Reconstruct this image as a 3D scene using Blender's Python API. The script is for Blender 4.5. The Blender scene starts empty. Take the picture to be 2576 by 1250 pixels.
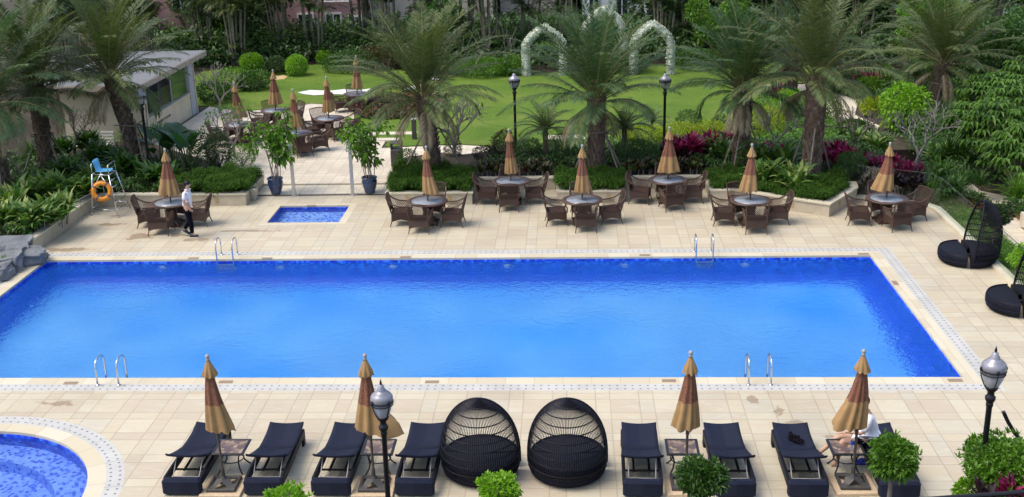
import bpy, bmesh, math, random
import numpy as np
from mathutils import Vector, Matrix
from mathutils.geometry import tessellate_polygon
R_=math.radians; PI=math.pi
sc=bpy.context.scene; COL=sc.collection
rnd=random.Random(7)
# ------------------------------------------------------------ camera
F_=2921.5; PW,PH=2576.0,1250.4; CH=10.7
PIT,YAW,ROL=R_(18.545),R_(3.043),R_(1.344)
_f=Vector((-math.sin(YAW)*math.cos(PIT),math.cos(YAW)*math.cos(PIT),-math.sin(PIT)))
_r=Vector((math.cos(YAW),math.sin(YAW),0)); _u=_r.cross(_f)
CR=_r*math.cos(ROL)-_u*math.sin(ROL); CU=_r*math.sin(ROL)+_u*math.cos(ROL)
def ray(x,y): return _f+CR*((x-PW/2)/F_)-CU*((y-PH/2)/F_)
def at(x,y,z=0.0):
    d=ray(x,y); return Vector((0,0,CH))+d*((z-CH)/d.z)
def aty(x,y,Y):
    d=ray(x,y); return Vector((0,0,CH))+d*(Y/d.y)
cd=bpy.data.cameras.new('camera'); cam=bpy.data.objects.new('camera',cd); COL.objects.link(cam)
cam.matrix_world=Matrix(((CR.x,CU.x,-_f.x,0),(CR.y,CU.y,-_f.y,0),(CR.z,CU.z,-_f.z,CH),(0,0,0,1)))
cd.sensor_width=36; cd.lens=36*F_/PW; cd.clip_end=2000; cd.clip_start=.1; sc.camera=cam
# ------------------------------------------------------------ world / light
w=bpy.data.worlds.new('World'); sc.world=w; w.use_nodes=True
nt=w.node_tree; bg=nt.nodes['Background']; sky=nt.nodes.new('ShaderNodeTexSky')
SUN_EL,SUN_AZ=R_(60),R_(-105)     # azimuth measured from +Y towards +X
sky.sky_type='NISHITA'; sky.sun_disc=False; sky.sun_elevation=SUN_EL; sky.sun_rotation=SUN_AZ
sky.air_density=1.0; sky.dust_density=4.0; sky.ozone_density=1.0
nt.links.new(sky.outputs[0],bg.inputs[0]); bg.inputs[1].default_value=0.15
sd=bpy.data.lights.new('sun','SUN'); sd.energy=.9; sd.angle=R_(34); sd.color=(1,.95,.86)
so=bpy.data.objects.new('sun',sd); COL.objects.link(so)
dv=Vector((math.sin(SUN_AZ)*math.cos(SUN_EL),math.cos(SUN_AZ)*math.cos(SUN_EL),math.sin(SUN_EL)))
so.rotation_euler=dv.to_track_quat('Z','Y').to_euler()
sc.view_settings.view_transform='Standard'; sc.view_settings.look='None'; sc.view_settings.gamma=1
sc.view_settings.exposure=0.82
sc.cycles.max_bounces=7; sc.cycles.transparent_max_bounces=12; sc.cycles.transmission_bounces=4
sc.cycles.caustics_reflective=False; sc.cycles.sample_clamp_indirect=4
# ------------------------------------------------------------ node helper
class NT:
    def __init__(s,name):
        s.m=bpy.data.materials.new(name); s.m.use_nodes=True; s.t=s.m.node_tree
        s.b=s.t.nodes['Principled BSDF']; s.out=s.t.nodes['Material Output']
    def new(s,t,**k):
        n=s.t.nodes.new('ShaderNode'+t)
        for a,b in k.items(): setattr(n,a,b)
        return n
    def put(s,inp,v):
        if hasattr(v,'is_output') or isinstance(v,bpy.types.NodeSocket): s.t.links.new(v,inp)
        else:
            if isinstance(v,(tuple,list)) and len(v)==3 and inp.type=='RGBA': v=(*v,1)
            inp.default_value=v
    def math(s,op,a,b=0.0,c=0.0):
        n=s.new('Math',operation=op); s.put(n.inputs[0],a); s.put(n.inputs[1],b); s.put(n.inputs[2],c); return n.outputs[0]
    def mix(s,f,a,b,mode='MIX'):
        n=s.new('MixRGB',blend_type=mode); s.put(n.inputs[0],f); s.put(n.inputs[1],a); s.put(n.inputs[2],b); return n.outputs[0]
    def coord(s,kind='Object'): return s.new('TexCoord').outputs[kind]
    def pos(s): return s.new('NewGeometry').outputs['Position']
    def sep(s,v):
        n=s.new('SeparateXYZ'); s.put(n.inputs[0],v); return n.outputs
    def comb(s,x,y,z=0.0):
        n=s.new('CombineXYZ'); s.put(n.inputs[0],x); s.put(n.inputs[1],y); s.put(n.inputs[2],z); return n.outputs[0]
    def noise(s,scale,v=None,detail=3,rough=.55,dist=0):
        n=s.new('TexNoise'); n.inputs['Scale'].default_value=scale; n.inputs['Detail'].default_value=detail
        n.inputs['Roughness'].default_value=rough; n.inputs['Distortion'].default_value=dist
        if v is not None: s.put(n.inputs['Vector'],v)
        return n.outputs[0]
    def ramp(s,f,stops,interp='LINEAR'):
        n=s.new('ValToRGB'); n.color_ramp.interpolation=interp; e=n.color_ramp.elements
        while len(e)<len(stops): e.new(.5)
        for i,(p,c) in enumerate(stops): e[i].position=p; e[i].color=(*c,1) if len(c)==3 else c
        s.put(n.inputs[0],f); return n.outputs[0]
    def smooth(s,v,a,b):
        n=s.new('MapRange'); n.interpolation_type='SMOOTHSTEP'; s.put(n.inputs[0],v); n.inputs[1].default_value=a; n.inputs[2].default_value=b
        return n.outputs[0]
    def white(s,v):
        n=s.new('TexWhiteNoise',noise_dimensions='3D'); s.put(n.inputs[0],v); return n.outputs
    def bump(s,h,st=.3,d=.02):
        n=s.new('Bump'); n.inputs['Strength'].default_value=st; n.inputs['Distance'].default_value=d; s.put(n.inputs['Height'],h)
        s.t.links.new(n.outputs[0],s.b.inputs['Normal']); return n.outputs[0]
    def set(s,**k):
        for a,b in k.items(): s.put(s.b.inputs[a.replace('_',' ')],b)
        return s.m
def mul(c,f): return tuple(min(1,x*f) for x in c)
def plain(name,c,rough=.6,metal=0,var=.15,scale=6,bump=0,bscale=40,coat=0):
    n=NT(name); o=n.coord()
    col=n.ramp(n.noise(scale,o),[(.3,mul(c,1-var)),(.7,mul(c,1+var))])
    n.set(Base_Color=col,Roughness=rough,Metallic=metal)
    if bump: n.bump(n.noise(bscale,o,4),bump,.01)
    if coat: n.set(Coat_Weight=coat)
    return n.m
def leafmat(name,cols,rough=.45,trans=.25,spec=.4):
    """per-leaf random colour (a leaf is a mesh island)"""
    n=NT(name); g=n.new('NewGeometry')
    k=len(cols); col=n.ramp(g.outputs['Random Per Island'],[((i+.5)/k,c) for i,c in enumerate(cols)])
    big=n.noise(1.3,n.pos(),2)
    col=n.mix(n.math('MULTIPLY',n.smooth(big,.35,.65),.45),col,mul(cols[-1],1.15))
    n.set(Base_Color=col,Roughness=rough,Specular_IOR_Level=spec)
    tr=n.new('BsdfTranslucent'); n.put(tr.inputs[0],n.mix(1,col,(1.3,1.5,.6),'MULTIPLY'))
    mx=n.new('MixShader'); mx.inputs[0].default_value=trans
    n.t.links.new(n.b.outputs[0],mx.inputs[1]); n.t.links.new(tr.outputs[0],mx.inputs[2]); n.t.links.new(mx.outputs[0],n.out.inputs[0])
    return n.m
def deckmat(name,ox=0,oy=0,cols=None,wide=.6,nar=.3,stains=()):
    n=NT(name); p=n.pos(); X,Y,Z=n.sep(p); P=wide+nar; ids=[];ds=[]
    for c,o in((X,ox),(Y,oy)):
        u=n.math('DIVIDE',n.math('ADD',c,o+100*P),P); i=n.math('FLOOR',u); f=n.math('MULTIPLY',n.math('FRACT',u),P)
        s=n.math('GREATER_THAN',f,wide); ids.append(n.math('ADD',n.math('MULTIPLY',i,2),s))
        d=n.math('MINIMUM',n.math('ABSOLUTE',f),n.math('MINIMUM',n.math('ABSOLUTE',n.math('SUBTRACT',f,wide)),n.math('SUBTRACT',P,f))); ds.append(d)
    idv=n.comb(ids[0],ids[1],0); wn=n.white(idv)
    cols=cols or [(0.487,0.432,0.314),(0.515,0.467,0.339),(0.476,0.424,0.314),(0.522,0.478,0.352),(0.494,0.435,0.321),(0.487,0.453,0.352),(0.508,0.456,0.328),(0.473,0.414,0.307),(0.529,0.485,0.360)]
    k=len(cols); col=n.ramp(wn[0],[(i/k,c) for i,c in enumerate(cols)],'CONSTANT')
    # veins vary tile to tile
    off=n.new('VectorMath',operation='MULTIPLY_ADD'); n.put(off.inputs[0],wn[1]); off.inputs[1].default_value=(30,30,30); n.put(off.inputs[2],p)
    st=n.new('Mapping'); n.put(st.inputs[0],off.outputs[0]); st.inputs['Scale'].default_value=(1,2.5,1); 
    v=n.noise(2.2,st.outputs[0],4,.6,1.2)
    col=n.mix(n.math('MULTIPLY',n.smooth(v,.5,.72),.35),col,(.50,.37,.26))
    col=n.mix(n.math('MULTIPLY',n.smooth(v,.48,.3),.3),col,(.60,.58,.53))
    col=n.mix(.5,col,n.ramp(n.noise(.35,p,3),[(.3,(.78,.75,.71)),(.5,(1,.99,.97)),(.7,(1.08,1.06,1.03))]),'MULTIPLY')
    col=n.mix(n.math('MULTIPLY',n.smooth(n.noise(25,p,2),.35,.75),.12),col,(.35,.29,.23))
    j=n.math('MINIMUM',ds[0],ds[1]); jw=n.math('ADD',.006,n.math('MULTIPLY',n.noise(1.1,p,2),.012))
    jf=n.math('MULTIPLY',n.math('LESS_THAN',j,jw),n.math('ADD',.15,n.math('MULTIPLY',n.noise(2.0,p,2),.5)))
    col=n.mix(jf,col,(.22,.18,.14))
    # wet or dirty marks
    ro=.62
    if stains:
        dn=n.noise(2.6,p,4,.6); acc=0.0
        for sx,sy,rx,ry in stains:
            a=n.math('DIVIDE',n.math('SUBTRACT',X,sx),rx); b=n.math('DIVIDE',n.math('SUBTRACT',Y,sy),ry)
            q=n.math('SQRT',n.math('ADD',n.math('MULTIPLY',a,a),n.math('MULTIPLY',b,b)))
            q=n.math('ADD',q,n.math('MULTIPLY',n.math('SUBTRACT',dn,.5),4.2))
            acc=n.math('MAXIMUM',acc,n.smooth(q,1.0,.8))
        col=n.mix(n.math('MULTIPLY',acc,.62),col,(.23,.15,.08)); ro=n.math('SUBTRACT',.62,n.math('MULTIPLY',acc,.25))
    n.set(Base_Color=col,Roughness=ro,Specular_IOR_Level=.35)
    n.bump(n.math('SUBTRACT',n.noise(18,p,3),n.math('MULTIPLY',n.math('LESS_THAN',j,jw),.6)),.25,.01)
    return n.m
def mosaic(name,size,cols,grout=.12,polar=None,fade=0.0):
    n=NT(name); p=n.pos(); X,Y,Z=n.sep(p)
    if polar:
        a=n.math('SUBTRACT',X,polar[0]); b=n.math('SUBTRACT',Y,polar[1])
        U=n.math('MULTIPLY',n.math('ARCTAN2',b,a),2.6); V=n.math('SQRT',n.math('ADD',n.math('MULTIPLY',a,a),n.math('MULTIPLY',b,b)))
    else: U,V=X,Y
    q=[n.math('DIVIDE',n.math('ADD',c,200.0),size) for c in (U,V,Z)]
    fl=[n.math('FLOOR',n.math('ADD',c,.003)) for c in q]
    wn=n.white(n.comb(*fl)); k=len(cols)
    col=n.ramp(wn[0],[(i/k,c) for i,c in enumerate(cols)],'CONSTANT')
    if fade:
        av=tuple(sum(c[i] for c in cols)/k for i in range(3)); col=n.mix(fade,col,av)
    if grout:
        g=None
        for c in q[:2]:
            f=n.math('FRACT',c); d=n.math('LESS_THAN',f,grout); g=d if g is None else n.math('MAXIMUM',g,d)
        col=n.mix(n.math('MULTIPLY',g,.5),col,(.35,.5,.85))
    col=n.mix(.35,col,n.ramp(n.noise(.5,p,3),[(.3,(.8,.8,.86)),(.7,(1.15,1.15,1.1))]),'MULTIPLY')
    n.set(Base_Color=col,Roughness=.3); return n.m
def watermat(name,tint,s1,s2,bd,fres=1.0,milk=.1):
    n=NT(name); p=n.pos(); mp=n.new('Mapping'); n.put(mp.inputs[0],p); mp.inputs['Scale'].default_value=(1,1.35,1)
    h=n.math('ADD',n.math('MULTIPLY',n.noise(s1,mp.outputs[0],3,.55,.8),1.0),n.math('MULTIPLY',n.noise(s2,mp.outputs[0],3,.6,.5),.35))
    amp=n.smooth(n.noise(.22,p,2),.25,.7); h=n.math('MULTIPLY',h,n.math('ADD',amp,.45))
    b=n.new('Bump'); b.inputs['Strength'].default_value=1; b.inputs['Distance'].default_value=bd; n.put(b.inputs['Height'],h)
    fr=n.new('Fresnel'); fr.inputs[0].default_value=1.33; n.t.links.new(b.outputs[0],fr.inputs[1])
    tr=n.new('BsdfRefraction'); tr.inputs['IOR'].default_value=1.33; tr.inputs['Roughness'].default_value=0; n.t.links.new(b.outputs[0],tr.inputs['Normal']); n.put(tr.inputs[0],tint)
    gl=n.new('BsdfGlossy'); gl.inputs['Roughness'].default_value=.04; n.t.links.new(b.outputs[0],gl.inputs['Normal'])
    df=n.new('BsdfDiffuse'); df.inputs[0].default_value=(.03,.27,1.0,1); n.t.links.new(b.outputs[0],df.inputs['Normal'])
    m0=n.new('MixShader'); m0.inputs[0].default_value=milk; n.t.links.new(tr.outputs[0],m0.inputs[1]); n.t.links.new(df.outputs[0],m0.inputs[2])
    mx=n.new('MixShader'); n.put(mx.inputs[0],n.math('MULTIPLY',fr.outputs[0],fres)); n.t.links.new(m0.outputs[0],mx.inputs[1]); n.t.links.new(gl.outputs[0],mx.inputs[2])
    n.t.links.new(mx.outputs[0],n.out.inputs[0]); return n.m
def dotband(name,kind,a,b,c=None,d=None):
    n=NT(name); p=n.pos(); X,Y,Z=n.sep(p)
    if kind=='xy':
        U=n.math('DIVIDE',n.math('SUBTRACT',X,a[0]-400*a[1]),a[1]); V=n.math('DIVIDE',n.math('SUBTRACT',Y,b[0]-400*b[1]),b[1]); su,sv=a[1],b[1]
    else:
        x=n.math('SUBTRACT',X,a[0]); y=n.math('SUBTRACT',Y,a[1])
        U=n.math('MULTIPLY',n.math('ADD',n.math('ARCTAN2',y,x),10),20.0); V=n.math('DIVIDE',n.math('SUBTRACT',n.math('SQRT',n.math('ADD',n.math('MULTIPLY',x,x),n.math('MULTIPLY',y,y))),b),.165); su,sv=.165,.165
    fu=n.math('SUBTRACT',n.math('FRACT',U),.5); fv=n.math('SUBTRACT',n.math('FRACT',V),.5)
    d=n.math('SQRT',n.math('ADD',n.math('MULTIPLY',fu,fu),n.math('MULTIPLY',fv,fv)))
    seam=n.math('LESS_THAN',n.math('FRACT',n.math('DIVIDE',U,6.0)),.02) 
    col=n.ramp(n.noise(1.4,p,3),[(.3,(.42,.42,.395)),(.7,(.51,.51,.48))])
    col=n.mix(n.math('MULTIPLY',seam,.6),col,(.2,.2,.19)) if kind!='xy' else col
    col=n.mix(n.math('MULTIPLY',n.smooth(d,.18,.12),.85),col,(.10,.09,.08))
    n.set(Base_Color=col,Roughness=.6); return n.m
def copingmat(name,polar=None):
    n=NT(name); p=n.pos(); X,Y,Z=n.sep(p)
    if polar:
        x=n.math('SUBTRACT',X,polar[0]); y=n.math('SUBTRACT',Y,polar[1]); U=n.math('MULTIPLY',n.math('ADD',n.math('ARCTAN2',y,x),10),4.0); V=0.0
    else: U=n.math('ADD',n.math('DIVIDE',X,.62),300.3); V=n.math('ADD',n.math('DIVIDE',Y,.62),300.45)
    iu=n.math('FLOOR',U)
    wn=n.white(n.comb(iu,n.math('FLOOR',V) if not polar else 0.0,0))
    col=n.ramp(wn[0],[(0,(.55,.49,.345)),(.3,(.58,.53,.39)),(.55,(.53,.47,.34)),(.8,(.60,.55,.415))],'CONSTANT')
    col=n.mix(n.math('MULTIPLY',n.smooth(n.noise(1.8,p,4,.6,1),.5,.75),.3),col,(.55,.42,.26))
    s=n.math('LESS_THAN',n.math('FRACT',U),.015)
    if not polar: s=n.math('MAXIMUM',s,n.math('LESS_THAN',n.math('FRACT',V),.0))
    col=n.mix(n.math('MULTIPLY',s,.6),col,(.25,.22,.17)); n.set(Base_Color=col,Roughness=.55); n.bump(n.noise(30,p,3),.15,.005); return n.m
def weave(name,c,s=60,rough=.5,alt=None):
    n=NT(name); o=n.coord(); X,Y,Z=n.sep(o)
    # herringbone: stripes mirrored about the middle of x
    ax=n.math('ABSOLUTE',X); w_=n.new('TexWave'); w_.inputs['Scale'].default_value=s
    n.put(w_.inputs[0],n.comb(n.math('ADD',ax,n.math('ADD',n.math('MULTIPLY',Y,.7),n.math('MULTIPLY',Z,.7))),0.0,0.0)); 
    col=n.mix(n.math('MULTIPLY',w_.outputs[1],.7),mul(c,1.25),alt or mul(c,.45))
    col=n.mix(.5,col,n.ramp(n.noise(8,o,2),[(.3,(.8,.8,.8)),(.7,(1.2,1.2,1.2))]),'MULTIPLY')
    n.set(Base_Color=col,Roughness=rough,Specular_IOR_Level=.5); n.bump(w_.outputs[1],.5,.01); return n.m
# ------------------------------------------------------------ materials
m={}
PX0,PX1,PY0,PY1=-15.14,8.35,23.04,31.06; CW=.33
RC=(-11.62,17.68); RR=2.83
stains=[(-14.5,34.5,.35,.18),(-13.1,33.3,.55,.3),(-15.0,32.0,.7,.16),(-11.3,32.9,.55,.2),(-10.1,33.75,.9,.10),(-11.9,33.35,.4,.16),
 (3.75,21.9,.12,.2),(4.2,21.4,.12,.2),(4.45,20.85,.2,.13),(4.9,20.3,.18,.12),(5.3,19.7,.14,.12),(-10.9,21.75,.3,.16)]
m['deck']=deckmat('deck_stone',.1,.25,stains=stains)
m['patio']=deckmat('patio_stone',0,0,[(.60,.54,.42),(.64,.58,.46),(.58,.52,.41),(.66,.60,.47)],.4,.4)
m['coping']=copingmat('coping_stone'); m['coping_r']=copingmat('coping_stone_round',RC)
SX=(PX1+2*CW-PX0)/149.0; SY=(PY1+2*CW-PY0)/53.0
m['band']=dotband('drain_band',"xy",(PX0-2*CW,SX),(PY0-2*CW,SY)); m['band_r']=dotband('drain_band_round','r',RC,RR+CW)
B0=(.010,.045,.50)
m['mos_wall']=mosaic('blue_mosaic',.075,[(.015,.06,.72),(.012,.05,.60),(.03,.14,.85),(.010,.03,.42),(.012,.06,.75),(.06,.25,.92)],0)
m['mos_floor']=mosaic('pale_blue_mosaic',.15,[(.15,.55,1.0),(.19,.61,1.0),(.16,.57,1.0),(.22,.64,1.0)],0,fade=.6)
_n=m['mos_floor'].node_tree; _l=_n.nodes['Principled BSDF'].inputs['Base Color'].links[0].from_socket
_x=_n.nodes.new('ShaderNodeTexNoise'); _x.inputs['Scale'].default_value=.32; _x.inputs['Detail'].default_value=5; _x.inputs['Roughness'].default_value=.6
_g=_n.nodes.new('ShaderNodeNewGeometry'); _n.links.new(_g.outputs['Position'],_x.inputs['Vector']); _c=_n.nodes.new('ShaderNodeValToRGB'); _c.color_ramp.elements[0].position=.35; _c.color_ramp.elements[0].color=(.45,.74,.97,1); _c.color_ramp.elements[1].position=.65; _c.color_ramp.elements[1].color=(1.5,1.14,1,1)
_m=_n.nodes.new('ShaderNodeMixRGB'); _m.blend_type='MULTIPLY'; _m.inputs[0].default_value=1; _n.links.new(_x.outputs[0],_c.inputs[0]); _n.links.new(_l,_m.inputs[1]); _n.links.new(_c.outputs[0],_m.inputs[2]); _n.links.new(_m.outputs[0],_n.nodes['Principled BSDF'].inputs['Base Color'])
m['mos_small']=mosaic('small_pool_mosaic',.07,[(.20,.42,1.0),(.28,.55,1.0),(.04,.12,.80),(.22,.46,1.0),(.34,.62,1.0),(.06,.18,.85)],.12)
m['mos_round']=mosaic('round_pool_mosaic',.07,[(.18,.36,1.0),(.22,.42,1.0),(.03,.10,.78),(.20,.38,1.0),(.25,.46,1.0),(.07,.20,.90)],.10,polar=RC)
m['water']=watermat('pool_water',(.91,.965,1.0),3.2,10,.085,.30,.15)
m['water_s']=watermat('small_water',(.97,.99,1.0),3.0,8.0,.006,.6,.04)
m['wall']=plain('planter_stone',(.50,.44,.33),.75,var=.14,scale=3,bump=.3)
m['cap']=plain('cap_stone',(.60,.55,.42),.65,var=.10,scale=2,bump=.2)
m['darkstone']=plain('slate',(.20,.21,.22),.8,var=.25,scale=3,bump=.6,bscale=12)
m['rock']=plain('grey_rock',(.15,.16,.17),.85,var=.25,scale=2.5,bump=.8,bscale=9)
m['pebble']=leafmat('pebbles',[(.25,.23,.2),(.5,.46,.4),(.6,.56,.48),(.18,.17,.16)],.7,0)
m['carve']=plain('carved_stone',(.50,.36,.18),.7)
m['soil']=plain('soil',(.045,.035,.02),.95,var=.4,scale=4,bump=.6)
n=NT('lawn'); p=n.pos(); 
c=n.ramp(n.noise(.25,p,4,.6),[(.3,(.080,.148,.016)),(.5,(.108,.188,.022)),(.7,(.15,.215,.034))])
c=n.mix(.55,c,n.ramp(n.noise(9,p,4,.7),[(.3,(.55,.6,.5)),(.7,(1.35,1.3,1.2))]),'MULTIPLY')
c=n.mix(n.math('MULTIPLY',n.smooth(n.noise(.55,p,5,.65),.52,.70),.5),c,(.20,.22,.06)); c=n.mix(n.math('MULTIPLY',n.smooth(n.noise(.9,p,5,.65),.5,.35),.3),c,(.05,.11,.014))
n.set(Base_Color=c,Roughness=.85,Specular_IOR_Level=.2); n.bump(n.noise(40,p,3),.8,.04); m['lawn']=n.m
m['ground']=plain('ground_soil',(.05,.06,.025),.95,var=.4,scale=.6)
m['white']=plain('white_paint',(.75,.75,.72),.5,var=.05)
m['bark']=plain('palm_bark',(.10,.07,.05),.9,var=.5,scale=9,bump=.8,bscale=14)
m['stub']=leafmat('leaf_base_stub',[(.12,.085,.065),(.20,.15,.115),(.28,.22,.17),(.10,.07,.055)],.85,0,.2)
m['rachis']=plain('frond_stalk',(.13,.13,.045),.7)
m['frond']=leafmat('date_palm_frond',[(.038,.068,.024),(.058,.098,.032),(.095,.135,.04),(.17,.18,.062),(.058,.10,.034),(.11,.15,.046),(.17,.16,.07),(.058,.102,.034)],.5,.18,.25)
m['frond2']=leafmat('date_palm_frond_green',[(.032,.075,.034),(.05,.108,.044),(.09,.15,.052),(.13,.17,.065),(.045,.098,.04)],.5,.2,.25)
m['deadfrond']=leafmat('dry_frond',[(.30,.24,.16),(.22,.17,.11),(.38,.31,.22)],.7,.2)
m['areca']=leafmat('areca_frond',[(.03,.065,.018),(.05,.10,.022),(.085,.125,.025),(.03,.06,.02)],.5,.2)
m['areca_y']=leafmat('areca_frond_yellow',[(.055,.09,.02),(.11,.14,.028),(.18,.16,.035),(.04,.08,.02)],.5,.2)
m['stem']=plain('palm_stem',(.20,.18,.13),.75,var=.35,scale=5)
m['pole']=plain('wood_pole',(.20,.17,.14),.8,var=.25,scale=7)
m['twig']=plain('bare_twig',(.26,.235,.21),.85,var=.3,scale=8)
m['twig_d']=plain('dark_twig',(.14,.12,.105),.85,var=.3,scale=8)
m['dark']=leafmat('dark_leaf',[(.018,.045,.014),(.03,.068,.02),(.045,.095,.022)],.45,.2)
m['mid']=leafmat('mid_leaf',[(.025,.07,.012),(.04,.10,.016),(.06,.14,.02)],.42,.25)
m['lush']=leafmat('lush_leaf',[(.05,.13,.012),(.08,.19,.016),(.12,.25,.02)],.45,.3)
m['lime']=leafmat('lime_leaf',[(.10,.24,.012),(.16,.33,.018),(.22,.40,.025)],.45,.35)
m['yellow']=leafmat('yellow_green_leaf',[(.18,.27,.012),(.30,.37,.018),(.42,.46,.025),(.24,.32,.016)],.45,.3)
m['fern']=leafmat('fern_leaf',[(.04,.095,.012),(.06,.135,.018),(.09,.175,.024),(.03,.075,.012)],.7,.3,.1)
m['ginger']=leafmat('variegated_ginger',[(.05,.12,.02),(.08,.18,.03),(.14,.25,.05),(.30,.34,.10),(.06,.14,.025)],.45,.25,.4)
m['banana']=leafmat('paddle_leaf',[(.025,.08,.03),(.035,.11,.04),(.05,.14,.045)],.35,.25,.6)
m['magenta']=leafmat('magenta_leaf',[(.13,.005,.045),(.32,.01,.10),(.50,.018,.16),(.08,.006,.03)],.4,.3)
m['purple']=leafmat('purple_leaf',[(.025,.008,.015),(.05,.012,.025),(.018,.014,.014)],.4,.15)
m['croton']=leafmat('croton_leaf',[(.03,.06,.01),(.06,.13,.015),(.13,.18,.02),(.15,.02,.012),(.035,.008,.008),(.05,.10,.012),(.02,.012,.01)],.38,.2,.6)
m['bronze']=leafmat('bronze_leaf',[(.06,.05,.015),(.12,.08,.02),(.04,.05,.015)],.45,.2)
m['redflower']=leafmat('red_flower',[(.40,.04,.03),(.5,.10,.08),(.32,.03,.03)],.5,.2)
m['whiteflower']=leafmat('white_flower',[(.62,.64,.62),(.40,.48,.12),(.68,.69,.68),(.58,.60,.57),(.70,.70,.72)],.6,.15)
m['schef']=leafmat('umbrella_leaf',[(.02,.06,.012),(.035,.10,.016),(.06,.15,.02),(.10,.20,.025)],.5,.2,.25)
m['wicker']=weave('brown_wicker',(.060,.030,.021),70,.5)
m['wickrim']=plain('brown_cane',(.078,.041,.028),.5,var=.3,scale=20)
n=NT('stone_glass'); o=n.coord(); c=n.ramp(n.noise(9,o,5,.65,1),[(.3,(.16,.18,.21)),(.6,(.27,.30,.34)),(.8,(.42,.44,.47))]); n.set(Base_Color=c,Roughness=.22); m['glasstop']=n.m
m['tan']=plain('tan_canvas',(.34,.21,.09),.9,var=.12,scale=5,bump=.3,bscale=30)
n=NT('rust_canvas'); o=n.coord(); c=n.ramp(n.noise(35,o,3,.6),[(.38,(.15,.058,.034)),(.5,(.195,.078,.046)),(.64,(.25,.115,.065))]); n.set(Base_Color=c,Roughness=.85); m['rust']=n.m
m['umbpole']=plain('bronze_pole',(.10,.085,.07),.45,.3)
m['finial']=plain('grey_finial',(.38,.36,.35),.4)
m['iron']=plain('cast_iron',(.065,.062,.058),.55,.2)
m['slab']=plain('granite_slab',(.55,.42,.27),.6,var=.15,scale=25)
m['black']=plain('black_metal',(.012,.013,.018),.35,.2)
m['rattan']=weave('charcoal_rattan',(.011,.015,.036),32,.7)
m['rattan_d']=plain('dark_rattan',(.009,.009,.015),.55,var=.3,scale=30)
m['steel']=plain('stainless_steel',(.62,.63,.66),.15,1,var=.03)
m['steel_b']=plain('brushed_steel',(.5,.5,.49),.35,.8,var=.05)
n=NT('tile_top'); o=n.coord(); v=n.new('TexVoronoi'); v.inputs['Scale'].default_value=11; n.put(v.inputs['Vector'],o)
c=n.ramp(n.sep(v.outputs['Color'])[0],[(.0,(.10,.065,.055)),(.35,(.17,.11,.085)),(.6,(.24,.17,.11)),(.85,(.34,.26,.15))],'CONSTANT'); n.set(Base_Color=c,Roughness=.35); m['tiletop']=n.m
m['cloth']=plain('black_cloth',(.006,.006,.008),.95)
m['blueglaze']=plain('blue_glaze',(.012,.035,.10),.18,var=.5,scale=6,coat=.5)
m['blueseat']=plain('blue_plastic',(.13,.48,.78),.35,var=.04)
m['orange']=plain('orange_ring',(.80,.30,.025),.5,var=.1)
m['greyband']=plain('grey_tape',(.13,.12,.15),.6)
m['skin']=plain('skin',(.48,.29,.20),.55,var=.06)
m['shirt']=plain('white_shirt',(.78,.79,.86),.85,var=.03,bump=.3,bscale=12)
m['navy']=plain('navy_trousers',(.004,.0045,.010),.95)
m['hair']=plain('black_hair',(.008,.007,.007),.5,var=.4,scale=30)
m['shoe']=plain('navy_shoe',(.01,.015,.035),.6); m['sole']=plain('white_sole',(.55,.55,.45),.6)
m['blueshoe']=plain('blue_rubber',(.01,.025,.30),.5)
n=NT('clear_plastic'); n.set(Base_Color=(.85,.92,1),Roughness=.05,Transmission_Weight=.9,IOR=1.2); m['clear']=n.m
m['label']=plain('blue_label',(.02,.08,.5),.5)
n=NT('lamp_glass'); n.set(Base_Color=(.66,.66,.70),Roughness=.18,Transmission_Weight=.35,IOR=1.15); m['lampglass']=n.m
m['lampcap']=plain('frosted_dome',(.30,.30,.34),.3,.3,var=.05)
n=NT('rail_glass'); tr=n.new('BsdfTransparent'); tr.inputs[0].default_value=(.90,.94,.91,1); gl=n.new('BsdfGlossy'); gl.inputs['Roughness'].default_value=.02; fr=n.new('Fresnel'); mx=n.new('MixShader')
mx.inputs[0].default_value=.07; n.t.links.new(tr.outputs[0],mx.inputs[1]); n.t.links.new(gl.outputs[0],mx.inputs[2]); n.t.links.new(mx.outputs[0],n.out.inputs[0]); m['glass']=n.m
m['winglass']=plain('window_glass',(.02,.03,.04),.08,var=.2); m['greenglass']=plain('green_window',(.05,.11,.04),.12,var=.2,scale=1)
m['render']=plain('cream_render',(.62,.55,.40),.85,var=.10,scale=1.2,bump=.3)
m['kioskin']=plain('grey_interior',(.48,.49,.53),.8); m['roofgrey']=plain('grey_roof',(.155,.16,.165),.7,var=.1,scale=2)
m['roofedge']=plain('timber_fascia',(.38,.32,.26),.7,var=.2,scale=4)
m['pinkwall']=plain('pink_render',(.42,.25,.25),.85,var=.08,scale=1); m['creamwall']=plain('cream_wall',(.48,.43,.37),.85,var=.1,scale=1)
n=NT('white_cladding'); X,Y,Z=n.sep(n.pos()); c=n.mix(n.math('LESS_THAN',n.math('FRACT',n.math('DIVIDE',Z,.35)),.08),(.62,.65,.70),(.35,.37,.42)); n.set(Base_Color=c,Roughness=.7); m['clad']=n.m
m['greenroof']=plain('pale_green_glass',(.45,.66,.60),.25,var=.06)
m['terracotta']=plain('terracotta',(.33,.11,.05),.8)
for _k,_v in (('navy',.08),('rattan',.22),('rattan_d',.2),('cloth',.05),('hair',.25)): m[_k].node_tree.nodes['Principled BSDF'].inputs['Specular IOR Level'].default_value=_v
m['drain']=plain('drain_lid',(.30,.22,.15),.6,.2,var=.1)
m['redchair']=plain('red_wicker',(.16,.05,.05),.6)
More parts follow.
